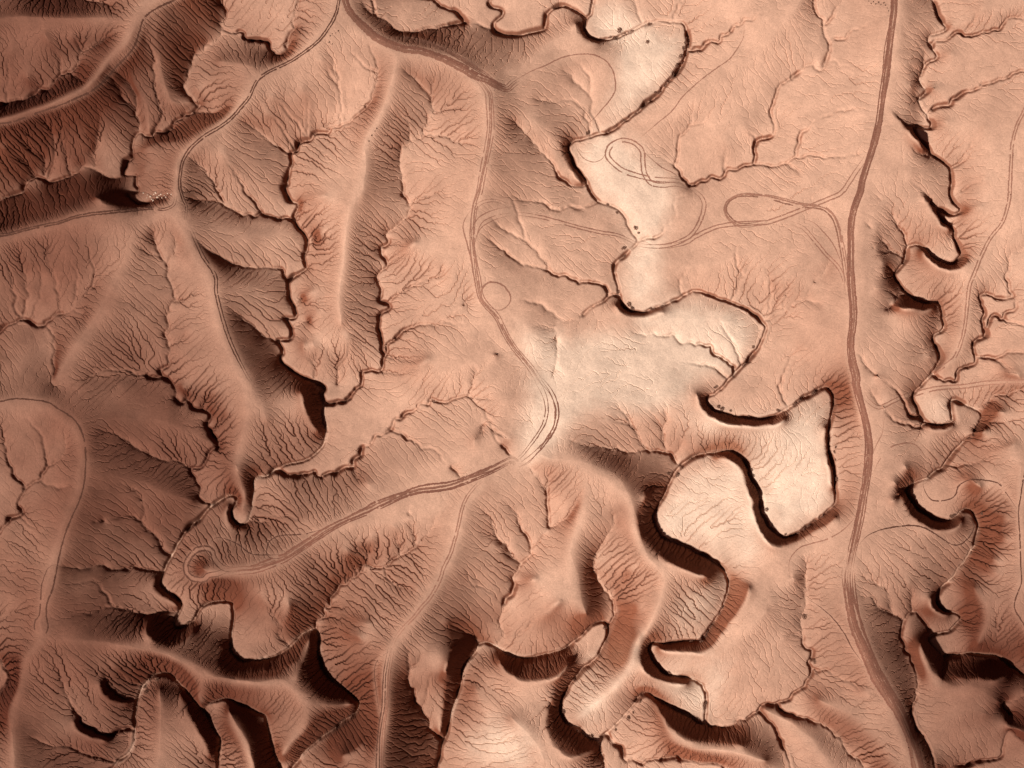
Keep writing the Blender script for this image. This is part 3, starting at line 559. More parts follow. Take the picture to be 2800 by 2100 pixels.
def blur(a, s):
    """gaussian-like: three box passes, s in cells"""
    r = max(1, int(round(math.sqrt(s*s*12/3+1)/2)))
    for _ in range(3):
        for ax in (0, 1):
            w = [(0, 0), (0, 0)]; w[ax] = (r+1, r)
            c = np.cumsum(np.pad(a, w, mode='edge'), axis=ax, dtype=np.float64)
            n = a.shape[ax]
            hi = np.take(c, np.arange(2*r+1, 2*r+1+n), axis=ax); lo = np.take(c, np.arange(0, n), axis=ax)
            a = ((hi-lo)/(2*r+1))
    return a.astype(np.float32)

def vnoise(ny, nx, lam, seed, oct=3):
    g = np.random.default_rng(seed); out = np.zeros((ny, nx), np.float32); amp = 1.0
    for o in range(oct):
        my, mx = int(ny/lam)+3, int(nx/lam)+3
        t = g.normal(0, 1, (my, mx)).astype(np.float32)
        y = np.arange(ny)/lam; x = np.arange(nx)/lam
        iy = y.astype(int); ix = x.astype(int)
        fy = (y-iy)[:, None]; fx = (x-ix)[None, :]
        fy = fy*fy*(3-2*fy); fx = fx*fx*(3-2*fx)
        a = t[np.ix_(iy, ix)]; b = t[np.ix_(iy, ix+1)]; c = t[np.ix_(iy+1, ix)]; d = t[np.ix_(iy+1, ix+1)]
        out += amp*((a*(1-fx)+b*fx)*(1-fy) + (c*(1-fx)+d*fx)*fy)
        lam = max(1.5, lam/2); amp *= .5
    return out

LINES = []               # (points px, z, weight, is_valley)
def collect():
    for z0, z1, s in WASH:
        p = catmull(extend(parse(s))); p = wiggle(p, 1.6, 26)
        z = z0 + (z1-z0)*arclen(p); LINES.append((ground_at(p, z), z, 1e6, 2))
    for z0, z1, s in GULLY:
        p = catmull(extend(parse(s))); p = wiggle(p, 2.6, 17)
        t = arclen(p); z = z0 + (z1-z0)*t
        # gentle long profile: concave up towards the head
        lo = min(z0, z1); f = (z-lo)/max(1e-6, abs(z1-z0)); z = lo + abs(z1-z0)*(0.75*f+0.25*f*f)
        LINES.append((ground_at(p, z), z, 1e6, 1))
    for z0, z1, w, s in RIDGE:
        p = catmull(extend(parse(s))); p = wiggle(p, 2.5, 80)
        z = z0 + (z1-z0)*arclen(p); LINES.append((ground_at(p, z), z, w, 0))
    for z0, s in RIM:
        p = catmull(extend(parse(s))); p = wiggle(p, 2.2, 11)
        z = np.full(len(p), z0); LINES.append((ground_at(p, z), z, 0.6, 0))

def snap_feet():
    """the foot of a gully lies on the channel it drains into"""
    done = [(p, z) for p, z, w, v in LINES if v == 2]
    for k, (p, z, w, v) in enumerate(LINES):
        if v != 1: continue
        P = np.concatenate([q[::3] for q, _ in done]); Z = np.concatenate([y[::3] for _, y in done])
        e = 0 if z[0] < z[-1] else -1
        d = np.hypot(*(P-p[e]).T); j = d.argmin()
        if d[j] < 16:
            lo, hi = Z[j], max(z[-1-e if e == 0 else 0], Z[j]+.6)
            f = (z-z[e])/max(1e-6, abs(z[0]-z[-1])); z = lo + (hi-lo)*np.clip(f, 0, 1)
            LINES[k] = (p, z, w, v)
        done.append((p, z))

def under_crests():
    """a gully head never stands above the crest beside it"""
    rp = np.concatenate([p[::10] for p, z, w, v in LINES if not v and w > .15 and w < .5]); rz = np.concatenate([z[::10] for p, z, w, v in LINES if not v and w > .15 and w < .5])
    for k, (p, z, w, v) in enumerate(LINES):
        if v != 1: continue
        q = p[::6]; d2 = ((q[:, None, :]-rp[None])**2).sum(-1); j = d2.argmin(1); d = np.sqrt(d2[np.arange(len(q)), j])
        lim = rz[j] - .35 - .012*np.clip(60-d, -40, 60)*0; cap = np.where(d < 55, lim - d*.006, 99)
        LINES[k] = (p, np.minimum(z, np.interp(np.arange(len(p)), np.arange(0, len(p), 6), cap)), w, v)

def raster(f):
    """constraint value and weight on a grid f times coarser"""
    ny, nx = (NY+f-1)//f, (NX+f-1)//f
    zs = np.zeros(ny*nx); n = np.zeros(ny*nx); wt = np.zeros(ny*nx)
    zv = np.zeros(ny*nx); nv = np.zeros(ny*nx)
    for p, z, w, v in LINES:
        ix = np.round((p[:, 0]+MARG)/CELL/f).astype(int); iy = np.round((p[:, 1]+MARG)/CELL/f).astype(int)
        ok = (ix >= 0) & (iy >= 0) & (ix < nx) & (iy < ny); i = iy[ok]*nx+ix[ok]
        if v:
            if v == 1:       # the upper reaches are shallow: only a light pull on the ground
                fr = np.linspace(0, 1, len(p)) if z[0] <= z[-1] else np.linspace(1, 0, len(p))
                soft = (fr > .74)[ok]; ws = .35*np.clip((1-fr[ok][soft])/.26, .04, 1)
                np.add.at(zs, i[soft], z[ok][soft]*ws); np.add.at(n, i[soft], ws); np.maximum.at(wt, i[soft], ws)
                i = i[~soft]; zz = z[ok][~soft]
            else: zz = z[ok]
            np.add.at(zv, i, zz); np.add.at(nv, i, 1)
        else:
            np.add.at(zs, i, z[ok]*w); np.add.at(n, i, w); np.maximum.at(wt, i, w)
    val = np.where(n > 0, zs/np.maximum(n, 1e-9), 0); W = wt.copy()
    if f > 2:            # coarse cells that hold both: mean of the two
        both = (nv > 0) & (n > 0)
        val = np.where(nv > 0, np.where(both, .5*val+.5*zv/np.maximum(nv, 1), zv/np.maximum(nv, 1)), val)
    else:
        val = np.where(nv > 0, zv/np.maximum(nv, 1), val)
    W = np.where(nv > 0, 1e6, W)
    return val.reshape(ny, nx).astype(np.float32), W.reshape(ny, nx).astype(np.float32), (nv > 0).reshape(ny, nx)

def resize(a, ny, nx):
    y = np.linspace(0, a.shape[0]-1, ny); x = np.linspace(0, a.shape[1]-1, nx)
    iy = np.minimum(y.astype(int), a.shape[0]-2); ix = np.minimum(x.astype(int), a.shape[1]-2)
    fy = (y-iy)[:, None].astype(np.float32); fx = (x-ix)[None, :].astype(np.float32)
    r0 = a[iy]; r1 = a[iy+1]; m = r0*(1-fy)+r1*fy
    return m[:, ix]*(1-fx)+m[:, ix+1]*fx

def solve(csrc=0.016):
    h = None
    for f in (32, 16, 8, 4, 2, 1):
        val, W, _ = raster(f); ny, nx = val.shape
        d = CELL*SC*f
        h = np.full((ny, nx), 4.0, np.float32) if h is None else resize(h, ny, nx).astype(np.float32)
        wf = W; dens = blur((W > 1e5).astype(np.float32), max(1.0, 34/f))
        src = csrc*d*d/4*np.clip(.15 + dens/(.045*f), 0, 1).astype(np.float32)
        iw = 1/(1+wf); hv = val*wf
        for it in range({32: 400, 16: 200, 8: 140, 4: 90, 2: 60, 1: 40}[f]):
            p = np.pad(h, 1, mode='edge')
            h = ((p[:-2, 1:-1]+p[2:, 1:-1]+p[1:-1, :-2]+p[1:-1, 2:])*.25 + src + hv)*iw
    return h

OFF = [(-1, 0), (1, 0), (0, -1), (0, 1), (-1, -1), (-1, 1), (1, -1), (1, 1)]
def route(h, jit, g):
    """steepest receiver with random preference (so that rills wander and join)"""
    ny, nx = h.shape
    p = np.pad(h, 1, mode='edge'); best = np.zeros_like(h); rec = np.arange(ny*nx, dtype=np.int64).reshape(ny, nx)
    idx = rec.copy()
    for dy, dx in OFF:
        s = (h - p[1+dy:1+dy+ny, 1+dx:1+dx+nx])*(1.0 if dy*dx == 0 else .7071)
        s = s*(1 - jit*g.random((ny, nx), dtype=np.float32))
        m = s > best
        best[m] = s[m]; rec[m] = idx[m] + dy*nx + dx
    rec[0, :] = idx[0, :]; rec[-1, :] = idx[-1, :]; rec[:, 0] = idx[:, 0]; rec[:, -1] = idx[:, -1]
    return rec.ravel()

def fillpits(h, n=12):
    for _ in range(n):
        p = np.pad(h, 1, mode='edge'); ny, nx = h.shape
        m = np.full_like(h, 1e9)
        for dy, dx in OFF: m = np.minimum(m, p[1+dy:1+dy+ny, 1+dx:1+dx+nx])
        b = m >= h
        b[0, :] = b[-1, :] = False; b[:, 0] = b[:, -1] = False
        if not b.any(): break
        h = np.where(b, m+1e-4, h)
    return h

def erode(h, valley, iters, K, mexp, diff, restore, jit, seed):
    """stream-power incision towards fixed channels; the broad form is kept, only the relief of rills is added"""
    g = np.random.default_rng(seed); ny, nx = h.shape
    base = h.copy(); fixed = valley
    for it in range(iters):
        hp = fillpits(h + 0*h)
        rec = route(hp, jit, g)
        hf = hp.ravel()
        order = np.argsort(hf)[::-1]
        A = [1.0]*(ny*nx); rl = rec.tolist()
        for i in order.tolist():
            r = rl[i]
            if r != i: A[r] += A[i]
        An = np.array(A, np.float32)
        F = (K*np.power(np.minimum(An, 4000), mexp)).astype(np.float32)
        F[rec == np.arange(ny*nx)] = 0; F[fixed.ravel()] = 0
        Fl = F.tolist(); hl = hf.tolist()
        for i in order[::-1].tolist():
            f = Fl[i]
            if f: hl[i] = (hl[i] + f*hl[rl[i]])/(1+f)
        h = np.array(hl, np.float32).reshape(ny, nx)
        if diff:
            p = np.pad(h, 1, mode='edge')
            lap = (p[:-2, 1:-1]+p[2:, 1:-1]+p[1:-1, :-2]+p[1:-1, 2:])*.25 - h
            h = np.where(fixed, h, h + diff*lap)
        if restore:
            h = np.where(fixed, h, h + blur(base-h, restore))
    return h, An.reshape(ny, nx)

def poly_mask(polys, f=4):
    ny, nx = (NY+f-1)//f, (NX+f-1)//f
    yy, xx = np.mgrid[0:ny, 0:nx]; X = xx*f*CELL-MARG; Y = yy*f*CELL-MARG
    out = np.zeros((ny, nx), bool)
    for s in polys:
        p = parse(s); ins = np.zeros((ny, nx), bool); j = len(p)-1
        for i in range(len(p)):
            (xi, yi), (xj, yj) = p[i], p[j]
            if yi != yj:
                ins ^= ((yi > Y) != (yj > Y)) & (X < (xj-xi)*(Y-yi)/(yj-yi)+xi)
            j = i
        out |= ins
    return resize(out.astype(np.float32), NY, NX)

VS = 2.0                # relief of the survey heights
def build_height():
    collect(); snap_feet(); under_crests()
    for k, (p, z, w, v) in enumerate(LINES):
        if v == 0 and w <= .3: w = w*.3
        LINES[k] = (p, ZREF + (z-ZREF)*VS, w, v)
    # cut banks: about as steep as loose clay stands over the channel at their foot
    CP = np.concatenate([p[::4] for p, z, w, v in LINES if v]); CZ = np.concatenate([z[::4] for p, z, w, v in LINES if v])
    for k, (p, z, w, v) in enumerate(LINES):
        if v == 0 and w == .6:
            q = p[::5]; d2 = ((q[:, None, :]-CP[None])**2).sum(-1); j = d2.argmin(1); d = np.sqrt(d2[np.arange(len(q)), j])*SC
            zz = CZ[j] + np.minimum(1.15*d + .9, 7.0)
            zz = np.convolve(np.pad(zz, 4, mode='edge'), np.ones(9)/9, 'valid')
            LINES[k] = (p, np.interp(np.arange(len(p)), np.arange(0, len(p), 5), zz), w, v)
    h0 = solve(.03)
    val, W, vm = raster(1); vm2 = raster(2)[2]
    ny2, nx2 = vm2.shape
    hs = blur(h0, 1.6)
    h0 = np.where(vm, h0, h0*.55 + hs*.45)
    # weathered crests are rounded
    rm = np.zeros((NY, NX), np.float32)
    for p, z, w, v in LINES:
        if v == 0 and w != .6:
            ix = np.round((p[:, 0]+MARG)/CELL).astype(int); iy = np.round((p[:, 1]+MARG)/CELL).astype(int)
            ok = (ix >= 0) & (iy >= 0) & (ix < NX) & (iy < NY); rm[iy[ok], ix[ok]] = 1
    rm = np.clip(blur(rm, 9)*16, 0, 1)*(1-np.clip(blur(vm.astype(np.float32), 4)*8, 0, 1))
    h0 = h0*(1-rm) + blur(h0, 9)*rm
    # gentle country: the same forms with less relief, except along the washes
    wv = np.zeros((NY, NX), np.float32)
    for p, z, w, v in LINES:
        if v == 2:
            ix = np.round((p[:, 0]+MARG)/CELL).astype(int); iy = np.round((p[:, 1]+MARG)/CELL).astype(int)
            ok = (ix >= 0) & (iy >= 0) & (ix < NX) & (iy < NY); wv[iy[ok], ix[ok]] = 1
    nw = np.clip(blur(wv, 14)*22, 0, 1)
    yy, xx = np.mgrid[0:NY, 0:NX]; PX = xx*CELL-MARG; PY = yy*CELL-MARG
    k = np.ones((NY, NX), np.float32)
    for cx, cy, rx, ry, a in GENTLE:
        k *= 1-(1-a)*np.clip(1.6-1.6*((PX-cx)/rx)**2-1.6*((PY-cy)/ry)**2, 0, 1)
    k = np.clip(blur(k, 20), .3, 1); k = k + (1-k)*nw
    sm = resize(blur(resize(h0, NY//4, NX//4), 16), NY, NX)
    h0 = sm + (h0-sm)*k
    near = np.clip(blur(vm.astype(np.float32), 3)*6, 0, 1)
    h = h0 + (.07*vnoise(NY, NX, 28, 3, 4) + .26*vnoise(NY, NX, 64, 4, 2)*(.4+.6*k))*(1-near)
    # rill network at half resolution, then once more at full resolution
    l2 = resize(h, ny2, nx2)
    e2, A2 = erode(l2, vm2, 10, .06, .45, .08, 7, .85, 11)
    h1 = np.where(vm, h, h + 1.0*resize(e2-l2, NY, NX))
    e1, A1 = erode(h1, vm, 4, .07, .42, .07, 6, .75, 5)
    # smooth interfluves, narrow rills
    f = np.clip(np.log(np.maximum(A1, 1)/4.5)/math.log(1500/4.5), 0, 1)**1.1
    notch = np.where(vm, 0, f)
    q = np.pad(notch, 1); soft = (q[:-2, 1:-1]+q[2:, 1:-1]+q[1:-1, :-2]+q[1:-1, 2:])*.25
    gy, gx = np.gradient(blur(h0, 4), CELL*SC); sl = np.hypot(gx, gy)
    age = np.clip(.85 + .5*vnoise(NY, NX, 70, 41, 3), .25, 1.4)*np.clip(.10+2.0*sl, .14, 1.7)
    e1 = np.where(vm, e1, h + .10*(e1-h)*age - .46*(notch*.95+soft*.12)*age)
    # inner gorges: the gullies are cut below the foot of their slopes
    m = np.zeros((NY, NX), np.float32)
    for p, z, w, v in LINES:
        if not v: continue
        ix = np.round((p[:, 0]+MARG)/CELL).astype(int); iy = np.round((p[:, 1]+MARG)/CELL).astype(int)
        ok = (ix >= 0) & (iy >= 0) & (ix < NX) & (iy < NY)
        t = np.linspace(0, 1, len(p)); d = (1.0 if v == 2 else None)
        L = np.hypot(*np.diff(p, axis=0).T).sum(); big = np.clip(L/420, .35, 1)
        amp = np.full(len(p), 1.0) if v == 2 else big* np.where(z == z.min(), 1, np.clip(1.1-(z-z.min())/max(.5, (z.max()-z.min())), .15, 1))
        np.maximum.at(m, (iy[ok], ix[ok]), amp[ok])
    g1 = blur(m, .8); g1 = g1/max(1e-6, np.percentile(g1[m > .9], 60))
    gn = np.clip(.8+.4*vnoise(NY, NX, 40, 51, 3), .4, 1.4)
    e1 = e1 - 1.05*np.clip(g1, 0, 1.1)*(.5+.5*k)*gn
    # undercut pockets along the bigger gullies
    pk = np.clip(vnoise(NY, NX, 26, 33, 2)*1.3-.25, 0, 1); g3 = np.clip(blur(np.where(m > .55, m, 0), 2.4)*5, 0, 1)
    e1 = e1 - 1.3*pk*g3*(.4+.6*k)
    return e1, h0, vm, k
# ---------------------------------------------------------------- materials
def new_mat(name):
    m = bpy.data.materials.new(name); m.use_nodes = True
    nt = m.node_tree; nt.nodes.clear()
    return m, nt
def N(nt, t, **kw):
    n = nt.nodes.new(t)
    for k, v in kw.items(): setattr(n, k, v)
    return n
def mixc(nt, fac, a, b, mode='MIX'):
    n = N(nt, 'ShaderNodeMix', data_type='RGBA', blend_type=mode)
    for s, v in ((n.inputs[0], fac), (n.inputs[6], a), (n.inputs[7], b)):
        if hasattr(v, 'is_output'): nt.links.new(v, s)
        elif isinstance(v, tuple): s.default_value = v + (1,) if len(v) == 3 else v
        else: s.default_value = v
    return n.outputs[2]
def noise(nt, vec, scale, detail=4, rough=.6, dist=0):
    n = N(nt, 'ShaderNodeTexNoise'); nt.links.new(vec, n.inputs['Vector'])
    n.inputs['Scale'].default_value = scale; n.inputs['Detail'].default_value = detail
    n.inputs['Roughness'].default_value = rough; n.inputs['Distortion'].default_value = dist
    return n.outputs[0]
def ramp(nt, fac, lo, hi, a=0.0, b=1.0):
    n = N(nt, 'ShaderNodeMapRange'); nt.links.new(fac, n.inputs[0])
    for i, v in enumerate((lo, hi, a, b)): n.inputs[i+1].default_value = v
    return n.outputs[0]
def soil(name, hill, dark, silt, attrs, bump=.5, grain=1.0):
    m, nt = new_mat(name)
    geo = N(nt, 'ShaderNodeNewGeometry').outputs['Position']
    col = hill
    if attrs:
        at = N(nt, 'ShaderNodeAttribute', attribute_name='tone').outputs['Fac']
        asl = N(nt, 'ShaderNodeAttribute', attribute_name='silt').outputs['Fac']
        col = mixc(nt, at, hill, dark)
        blot = ramp(nt, noise(nt, geo, .09, 5, .65), .3, .7, -.42, .35)
        add = N(nt, 'ShaderNodeMath', operation='ADD', use_clamp=True); nt.links.new(asl, add.inputs[0]); nt.links.new(blot, add.inputs[1])
        mul = N(nt, 'ShaderNodeMath', operation='MULTIPLY', use_clamp=True); nt.links.new(add.outputs[0], mul.inputs[0]); nt.links.new(asl, mul.inputs[1])
        sm = N(nt, 'ShaderNodeMath', operation='MULTIPLY', use_clamp=True); nt.links.new(mul.outputs[0], sm.inputs[0]); sm.inputs[1].default_value = 1.4
        col = mixc(nt, sm.outputs[0], col, silt)
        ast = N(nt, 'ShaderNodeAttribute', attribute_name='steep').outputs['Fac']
        col = mixc(nt, ast, col, mixc(nt, 1.0, col, STEEP_SHADE, 'MULTIPLY'))
    # weathered patches, then speckled clay crumbs
    f1 = ramp(nt, noise(nt, geo, .16, 6, .62), .28, .72, .84, 1.14)
    f2 = ramp(nt, noise(nt, geo, 2.6, 5, .75), .25, .75, 1-.24*grain, 1+.24*grain)
    for f in (f1, f2):
        cb = N(nt, 'ShaderNodeCombineXYZ')
        for k in range(3): nt.links.new(f, cb.inputs[k])
        col = mixc(nt, 1.0, col, cb.outputs[0], 'MULTIPLY')
    b1 = N(nt, 'ShaderNodeBump'); b1.inputs['Strength'].default_value = bump; b1.inputs['Distance'].default_value = .10
    nt.links.new(noise(nt, geo, 2.2, 8, .72), b1.inputs['Height'])
    p = N(nt, 'ShaderNodeBsdfPrincipled'); p.inputs['Roughness'].default_value = .95
    p.inputs['Specular IOR Level'].default_value = .15
    if isinstance(col, tuple): p.inputs['Base Color'].default_value = col + (1,)
    else: nt.links.new(col, p.inputs['Base Color'])
    nt.links.new(b1.outputs[0], p.inputs['Normal'])
    o = N(nt, 'ShaderNodeOutputMaterial'); nt.links.new(p.outputs[0], o.inputs[0])
    return m
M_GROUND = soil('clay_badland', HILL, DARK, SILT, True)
M_TRACK = soil('trodden_clay', TRK, TRK, TRK, False, .6, 1.5)
M_TRACKD = soil('trodden_red_clay', TRKD, None, None, False, .6, 1.5)
M_TRACKP = soil('trodden_clay_pale', TRKP, None, None, False, .6, 1.5)
M_TRACK2 = soil('trodden_clay_dusty', TRK2, None, None, False, .6, 1.5)
M_SHRUB = soil('dry_shrub', (.24, .12, .08), None, None, False, 0, 1)
M_ROCKD = soil('dark_stone', (.12, .06, .04), None, None, False, .6, 1)
M_ROCKP = soil('pale_stone', (.62, .45, .34), None, None, False, .6, 1)

def link(o, parent=None):
    scene.collection.objects.link(o)
    if parent: o.parent = parent
    return o
def mesh_obj(name, verts, faces, mat, smooth=True):
    me = bpy.data.meshes.new(name)
    me.from_pydata(verts, [], faces); me.materials.append(mat)
    if smooth: me.polygons.foreach_set('use_smooth', np.ones(len(me.polygons), bool))
    return link(bpy.data.objects.new(name, me))

# ---------------------------------------------------------------- ground
HGT, HSMOOTH, VMASK, ACC = build_height()

def sample(p):
    """ground height at survey px positions"""
    x = np.clip((p[:, 0]+MARG)/CELL, 0, NX-1.001); y = np.clip((p[:, 1]+MARG)/CELL, 0, NY-1.001)
    ix = x.astype(int); iy = y.astype(int); fx = x-ix; fy = y-iy
    return (HGT[iy, ix]*(1-fx)+HGT[iy, ix+1]*fx)*(1-fy) + (HGT[iy+1, ix]*(1-fx)+HGT[iy+1, ix+1]*fx)*fy
def sight(p):
    """picture px -> plan px on the ground"""
    q = p.copy()
    for _ in range(4): q = ground_at(p, sample(q))
    return q
def world_xy(p): return (p[:, 0]-1400)*SC, (1050-p[:, 1])*SC

# the wheel lines, worn a little into the crests
TR = []
tmask = np.zeros((NY, NX), np.float32)
for lab, wid, n, spread, s in TRACK:
    p = catmull(extend(parse(s)), 2.0); p = sight(p)
    TR.append((lab, wid, n, spread, p))
    ix = np.round((p[:, 0]+MARG)/CELL).astype(int); iy = np.round((p[:, 1]+MARG)/CELL).astype(int)
    r = max(1, int(spread/2/(CELL*SC)))
    for dy in range(-r, r+1, 1):
        for dx in range(-r, r+1, 1):
            jx = ix+dx; jy = iy+dy; ok = (jx >= 0) & (jy >= 0) & (jx < NX) & (jy < NY)
            tmask[jy[ok], jx[ok]] = 1
tm = np.clip(blur(tmask, 1.6), 0, 1)*(1-np.clip(blur(VMASK.astype(np.float32), 1.5)*8, 0, 1))
HGT = HGT*(1-tm) + blur(HGT, 2.6)*tm - .05*tm

silt = np.clip(blur(poly_mask(FLAT), 16), 0, 1)
yy, xx = np.mgrid[0:NY, 0:NX]; PX = xx*CELL-MARG; PY = yy*CELL-MARG
tone = np.zeros((NY, NX), np.float32)
for cx, cy, r, a in DARKS: tone = np.maximum(tone, a*np.exp(-((PX-cx)**2+(PY-cy)**2)/(2*r*r)))
tone = np.clip(tone + .10*vnoise(NY, NX, 120, 21, 4), 0, 1)
# pale sheet-wash silt in the beds of the washes
wb = np.zeros((NY, NX), np.float32)
for p, z, w, v in LINES:
    if v == 2:
        ix = np.round((p[:, 0]+MARG)/CELL).astype(int); iy = np.round((p[:, 1]+MARG)/CELL).astype(int)
        ok = (ix >= 0) & (iy >= 0) & (ix < NX) & (iy < NY); wb[iy[ok], ix[ok]] = 1
silt = np.maximum(silt, np.clip(blur(wb, 2)*3.0, 0, .6))

# sheet of the surveyed ground plus rings of plain running out to the horizon
X = (PX-1400)*SC; Y = (1050-PY)*SC
co = np.stack([X, Y, HGT], -1).reshape(-1, 3)
idx = np.arange(NX*NY).reshape(NY, NX)
quads = np.stack([idx[:-1, :-1], idx[1:, :-1], idx[1:, 1:], idx[:-1, 1:]], -1).reshape(-1, 4)
rim = np.concatenate([idx[0, :-1], idx[:-1, -1], idx[-1, :0:-1], idx[:0:-1, 0]])
nr = len(rim); ring_prev = rim; extra = []; eq = []
rimco = co[rim]; start = len(co)
g = np.random.default_rng(5)
ang = np.arctan2(rimco[:, 1], rimco[:, 0])
hz = rimco[:, 2].copy()
for k in range(1, 15):
    f = 1 + .012*(1.62**k); w = math.exp(-k/7)
    z = np.zeros(nr)
    for q in range(1, 40): z += np.sin(ang*q*1.0 + g.random()*6.28 + k*.6)*(.5 if q < 12 else .28)
    kk = 9; hz = np.convolve(np.concatenate([hz[-kk:], hz, hz[:kk]]), np.ones(2*kk+1)/(2*kk+1), 'valid')
    zz = hz*w + (ZREF+.8 + z*1.6)*(1-w)
    extra.append(np.stack([rimco[:, 0]*f, rimco[:, 1]*f, zz], -1))
    ids = start + (k-1)*nr + np.arange(nr)
    eq.append(np.stack([ring_prev, np.roll(ring_prev, -1), np.roll(ids, -1), ids], -1)); ring_prev = ids
allco = np.concatenate([co]+extra).astype(np.float32)
allq = np.concatenate([quads]+[e[:, ::1] for e in eq]).astype(np.int32)
me = bpy.data.meshes.new('badland_ground')
me.vertices.add(len(allco)); me.vertices.foreach_set('co', allco.ravel())
me.loops.add(allq.size); me.loops.foreach_set('vertex_index', allq.ravel())
me.polygons.add(len(allq)); me.polygons.foreach_set('loop_start', np.arange(0, allq.size, 4, dtype=np.int32))
me.polygons.foreach_set('use_smooth', np.concatenate([np.zeros(len(quads), bool), np.ones(len(allq)-len(quads), bool)]))
# steep faces and rill walls: redder clay with their shade painted in
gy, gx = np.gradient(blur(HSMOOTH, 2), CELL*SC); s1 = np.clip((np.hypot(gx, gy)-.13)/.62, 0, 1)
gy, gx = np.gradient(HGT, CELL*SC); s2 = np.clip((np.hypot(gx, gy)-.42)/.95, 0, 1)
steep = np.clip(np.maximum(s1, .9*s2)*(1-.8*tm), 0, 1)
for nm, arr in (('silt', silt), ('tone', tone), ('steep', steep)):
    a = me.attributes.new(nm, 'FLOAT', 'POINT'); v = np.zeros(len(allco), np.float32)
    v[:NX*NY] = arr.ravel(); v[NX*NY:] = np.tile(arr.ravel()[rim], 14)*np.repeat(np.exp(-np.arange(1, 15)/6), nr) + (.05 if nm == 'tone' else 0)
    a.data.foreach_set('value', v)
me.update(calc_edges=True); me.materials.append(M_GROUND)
ground = link(bpy.data.objects.new('badland_ground', me)); ground['kind'] = 'structure'
ground['label'] = 'eroded reddish clay badlands with ridges, gullies and pale washes'

# ---------------------------------------------------------------- wheel tracks
def strip(p, w, seed, solid=False):
    """one wheel line: ragged ribbon lying in the soil"""
    g = np.random.default_rng(seed)
    t = np.gradient(p, axis=0); t /= np.maximum(1e-6, np.hypot(t[:, 0], t[:, 1]))[:, None]
    nrm = np.stack([-t[:, 1], t[:, 0]], 1); n = len(p)
    def rag(): 
        a = g.normal(0, 1, n); b = np.repeat(g.normal(0, 1, n//5+2), 5)[:n]; return .5+.10*a+.10*b
    L = p + nrm*(np.clip(rag(), .15, .9)*w/SC)[:, None]; R = p - nrm*(np.clip(rag(), .15, .9)*w/SC)[:, None]
    e = np.arange(n); ends = np.ones(n)
    x0, y0 = p[0]; x1, y1 = p[-1]
    if 0 < x0 < 2800 and 0 < y0 < 2100: ends = np.minimum(ends, (e+1)/45)
    if 0 < x1 < 2800 and 0 < y1 < 2100: ends = np.minimum(ends, (n-e)/45)
    ends = np.clip(ends, .05, 1)[:, None]; L = p+(L-p)*ends; R = p+(R-p)*ends       # fading out at both ends
    out = []
    for q, dz in ((L, .012), (p, .035), (R, .012)):
        x, y = world_xy(q); out.append(np.stack([x, y, sample(q)+dz], -1))
    v = np.stack(out, 1).reshape(-1, 3)
    i = np.arange(n-1)*3
    f = np.concatenate([np.stack([i, i+1, i+4, i+3], -1), np.stack([i+1, i+2, i+5, i+4], -1)])
    # worn away here and there
    gap = np.interp(np.arange(n-1), np.arange(0, n+40, 14), g.random(len(np.arange(0, n+40, 14))))
    keep = np.concatenate([gap, gap]) > (.10 if not solid else -1)
    return v, f[keep]
for k, (lab, wid, n, spread, p) in enumerate(TR):
    V = []; F = []; MI = []; off = 0; g = np.random.default_rng(100+k)
    t = np.gradient(p, axis=0); t /= np.maximum(1e-6, np.hypot(t[:, 0], t[:, 1]))[:, None]
    nrm = np.stack([-t[:, 1], t[:, 0]], 1); m = len(p)
    for j in range(n):
        o = 0 if n == 1 else (j/(n-1)-.5)*spread
        kn = np.arange(0, m+80, 40); wob = np.interp(np.arange(m), kn, g.normal(0, .10*spread if n > 2 else .05, len(kn)))
        fan = .45+.55*np.sin(np.pi*np.linspace(0, 1, m)) if spread > 4 else 1.0
        q = p + nrm*((o*fan+wob)/SC)[:, None]
        v, f = strip(q, wid*(.7+.6*g.random() if n > 2 else 1), 1000+k*20+j, n >= 6)
        MI += [1 if (n > 2 and g.random() < .4) else 0]*len(f); V.append(v); F.append(f+off); off += len(v)
    o = mesh_obj('dirt_road' if n >= 5 else 'dirt_track', np.concatenate(V).tolist(), np.concatenate(F).tolist(), M_TRACK if n >= 5 else M_TRACKD if np.mean(tone[np.clip(((p[:, 1]+MARG)/CELL).astype(int), 0, NY-1), np.clip(((p[:, 0]+MARG)/CELL).astype(int), 0, NX-1)]) > .3 else M_TRACKP)
    o.data.materials.append(M_TRACK2); o.data.polygons.foreach_set('material_index', np.array(MI, np.int32))
    o['kind'] = 'structure'; o['label'] = lab

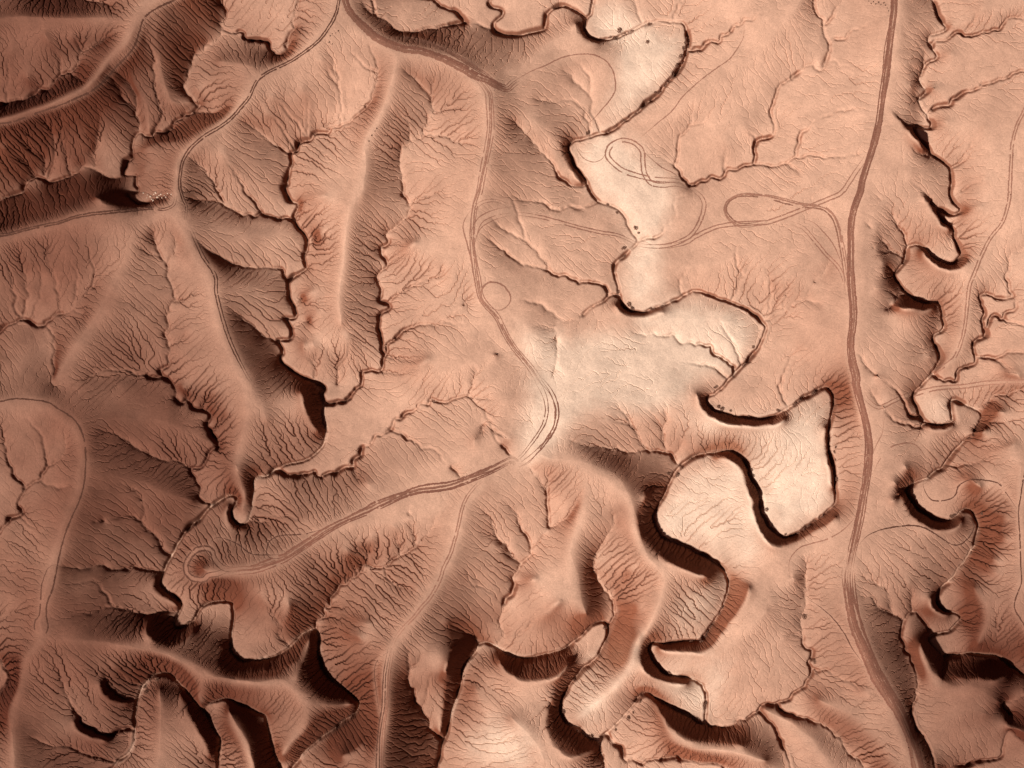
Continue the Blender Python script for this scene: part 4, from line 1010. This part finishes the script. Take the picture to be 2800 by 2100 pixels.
# ---------------------------------------------------------------- shrubs and stones
ORD = 'first second third fourth fifth sixth seventh eighth ninth tenth eleventh twelfth thirteenth fourteenth fifteenth sixteenth'.split()
def which(lab, s, i):
    px = parse(s)[:, 0]
    return lab if len(px) == 1 else lab + ', ' + ORD[int((px < px[i]).sum() + (px[:i] == px[i]).sum())] + ' from left'
def shrub_mesh(seed):
    r = random.Random(seed); V = []; F = []
    for s in range(9):                                  # stems
        a = r.uniform(0, 6.28); l = r.uniform(.5, .9); e = r.uniform(.5, 1.3)
        tip = Vector((math.cos(a)*math.cos(e)*l, math.sin(a)*math.cos(e)*l, math.sin(e)*l*.9))
        d = Vector((-math.sin(a), math.cos(a), 0))*.03; b = len(V)
        V += [d, -d, tip*1.0, Vector((0, 0, .05))]; F += [(b, b+1, b+2), (b, b+2, b+3)]
    for c in range(120):                                # leaf tufts
        a = r.uniform(0, 6.28); rad = r.random()**.5*r.uniform(.7, 1.05); z = (1-rad*.75)*r.uniform(.25, .95)
        ctr = Vector((math.cos(a)*rad*.95, math.sin(a)*rad*.8, z*.8))
        u = Vector((r.gauss(0, 1), r.gauss(0, 1), r.gauss(0, .6))).normalized(); w = u.cross(Vector((r.gauss(0, 1), r.gauss(0, 1), 1))).normalized()
        s1 = r.uniform(.10, .22); b = len(V)
        V += [ctr-u*s1, ctr+w*s1*.6, ctr+u*s1, ctr-w*s1*.6]; F.append((b, b+1, b+2, b+3))
    me = bpy.data.meshes.new('shrub'); me.from_pydata([tuple(v) for v in V], [], F); me.materials.append(M_SHRUB)
    return me
SM = [shrub_mesh(s) for s in range(5)]
rr = random.Random(3)
for lab, grp, s in SHRUB:
    p = sight(parse(s)); z = sample(p); x, y = world_xy(p)
    for i in range(len(p)):
        o = link(bpy.data.objects.new('desert_shrub', SM[rr.randrange(5)]))
        k = rr.uniform(.45, .85); o.location = (x[i]+rr.uniform(-.2, .2), y[i]+rr.uniform(-.2, .2), z[i]-.05)
        o.scale = (k, k*rr.uniform(.75, 1.2), k*rr.uniform(.8, 1.1)); o.rotation_euler = (0, 0, rr.uniform(0, 6.28))
        o['label'] = which(lab, s, i); o['category'] = 'shrub'; o['group'] = grp
def rock_mesh(seed, mat):
    import bmesh
    bm = bmesh.new(); bmesh.ops.create_icosphere(bm, subdivisions=2, radius=1); r = random.Random(seed)
    ax = [Vector((r.gauss(0, 1), r.gauss(0, 1), r.gauss(0, 1))).normalized() for _ in range(9)]
    for v in bm.verts:
        for a in ax:
            d = v.co.dot(a)
            if d > .72: v.co -= a*(d-.72)
        v.co.z *= .65
    me = bpy.data.meshes.new('stone'); bm.to_mesh(me); bm.free(); me.materials.append(mat)
    return me
RMD = [rock_mesh(s, M_ROCKD) for s in range(3)]; RMP = [rock_mesh(s+10, M_ROCKP) for s in range(4)]
for lab, grp, s, size in ROCK:
    p = sight(parse(s)); z = sample(p); x, y = world_xy(p); pool = RMP if 'pale' in lab[:5] else RMD
    for i in range(len(p)):
        o = link(bpy.data.objects.new('stone', pool[rr.randrange(len(pool))])); k = size*rr.uniform(.6, 1.2)
        o.location = (x[i], y[i], z[i]+k*.2); o.scale = (k, k*rr.uniform(.7, 1.1), k*rr.uniform(.7, 1)); o.rotation_euler = (0, 0, rr.uniform(0, 6.28))
        o['label'] = which(lab, s, i); o['category'] = 'stone'; o['group'] = grp
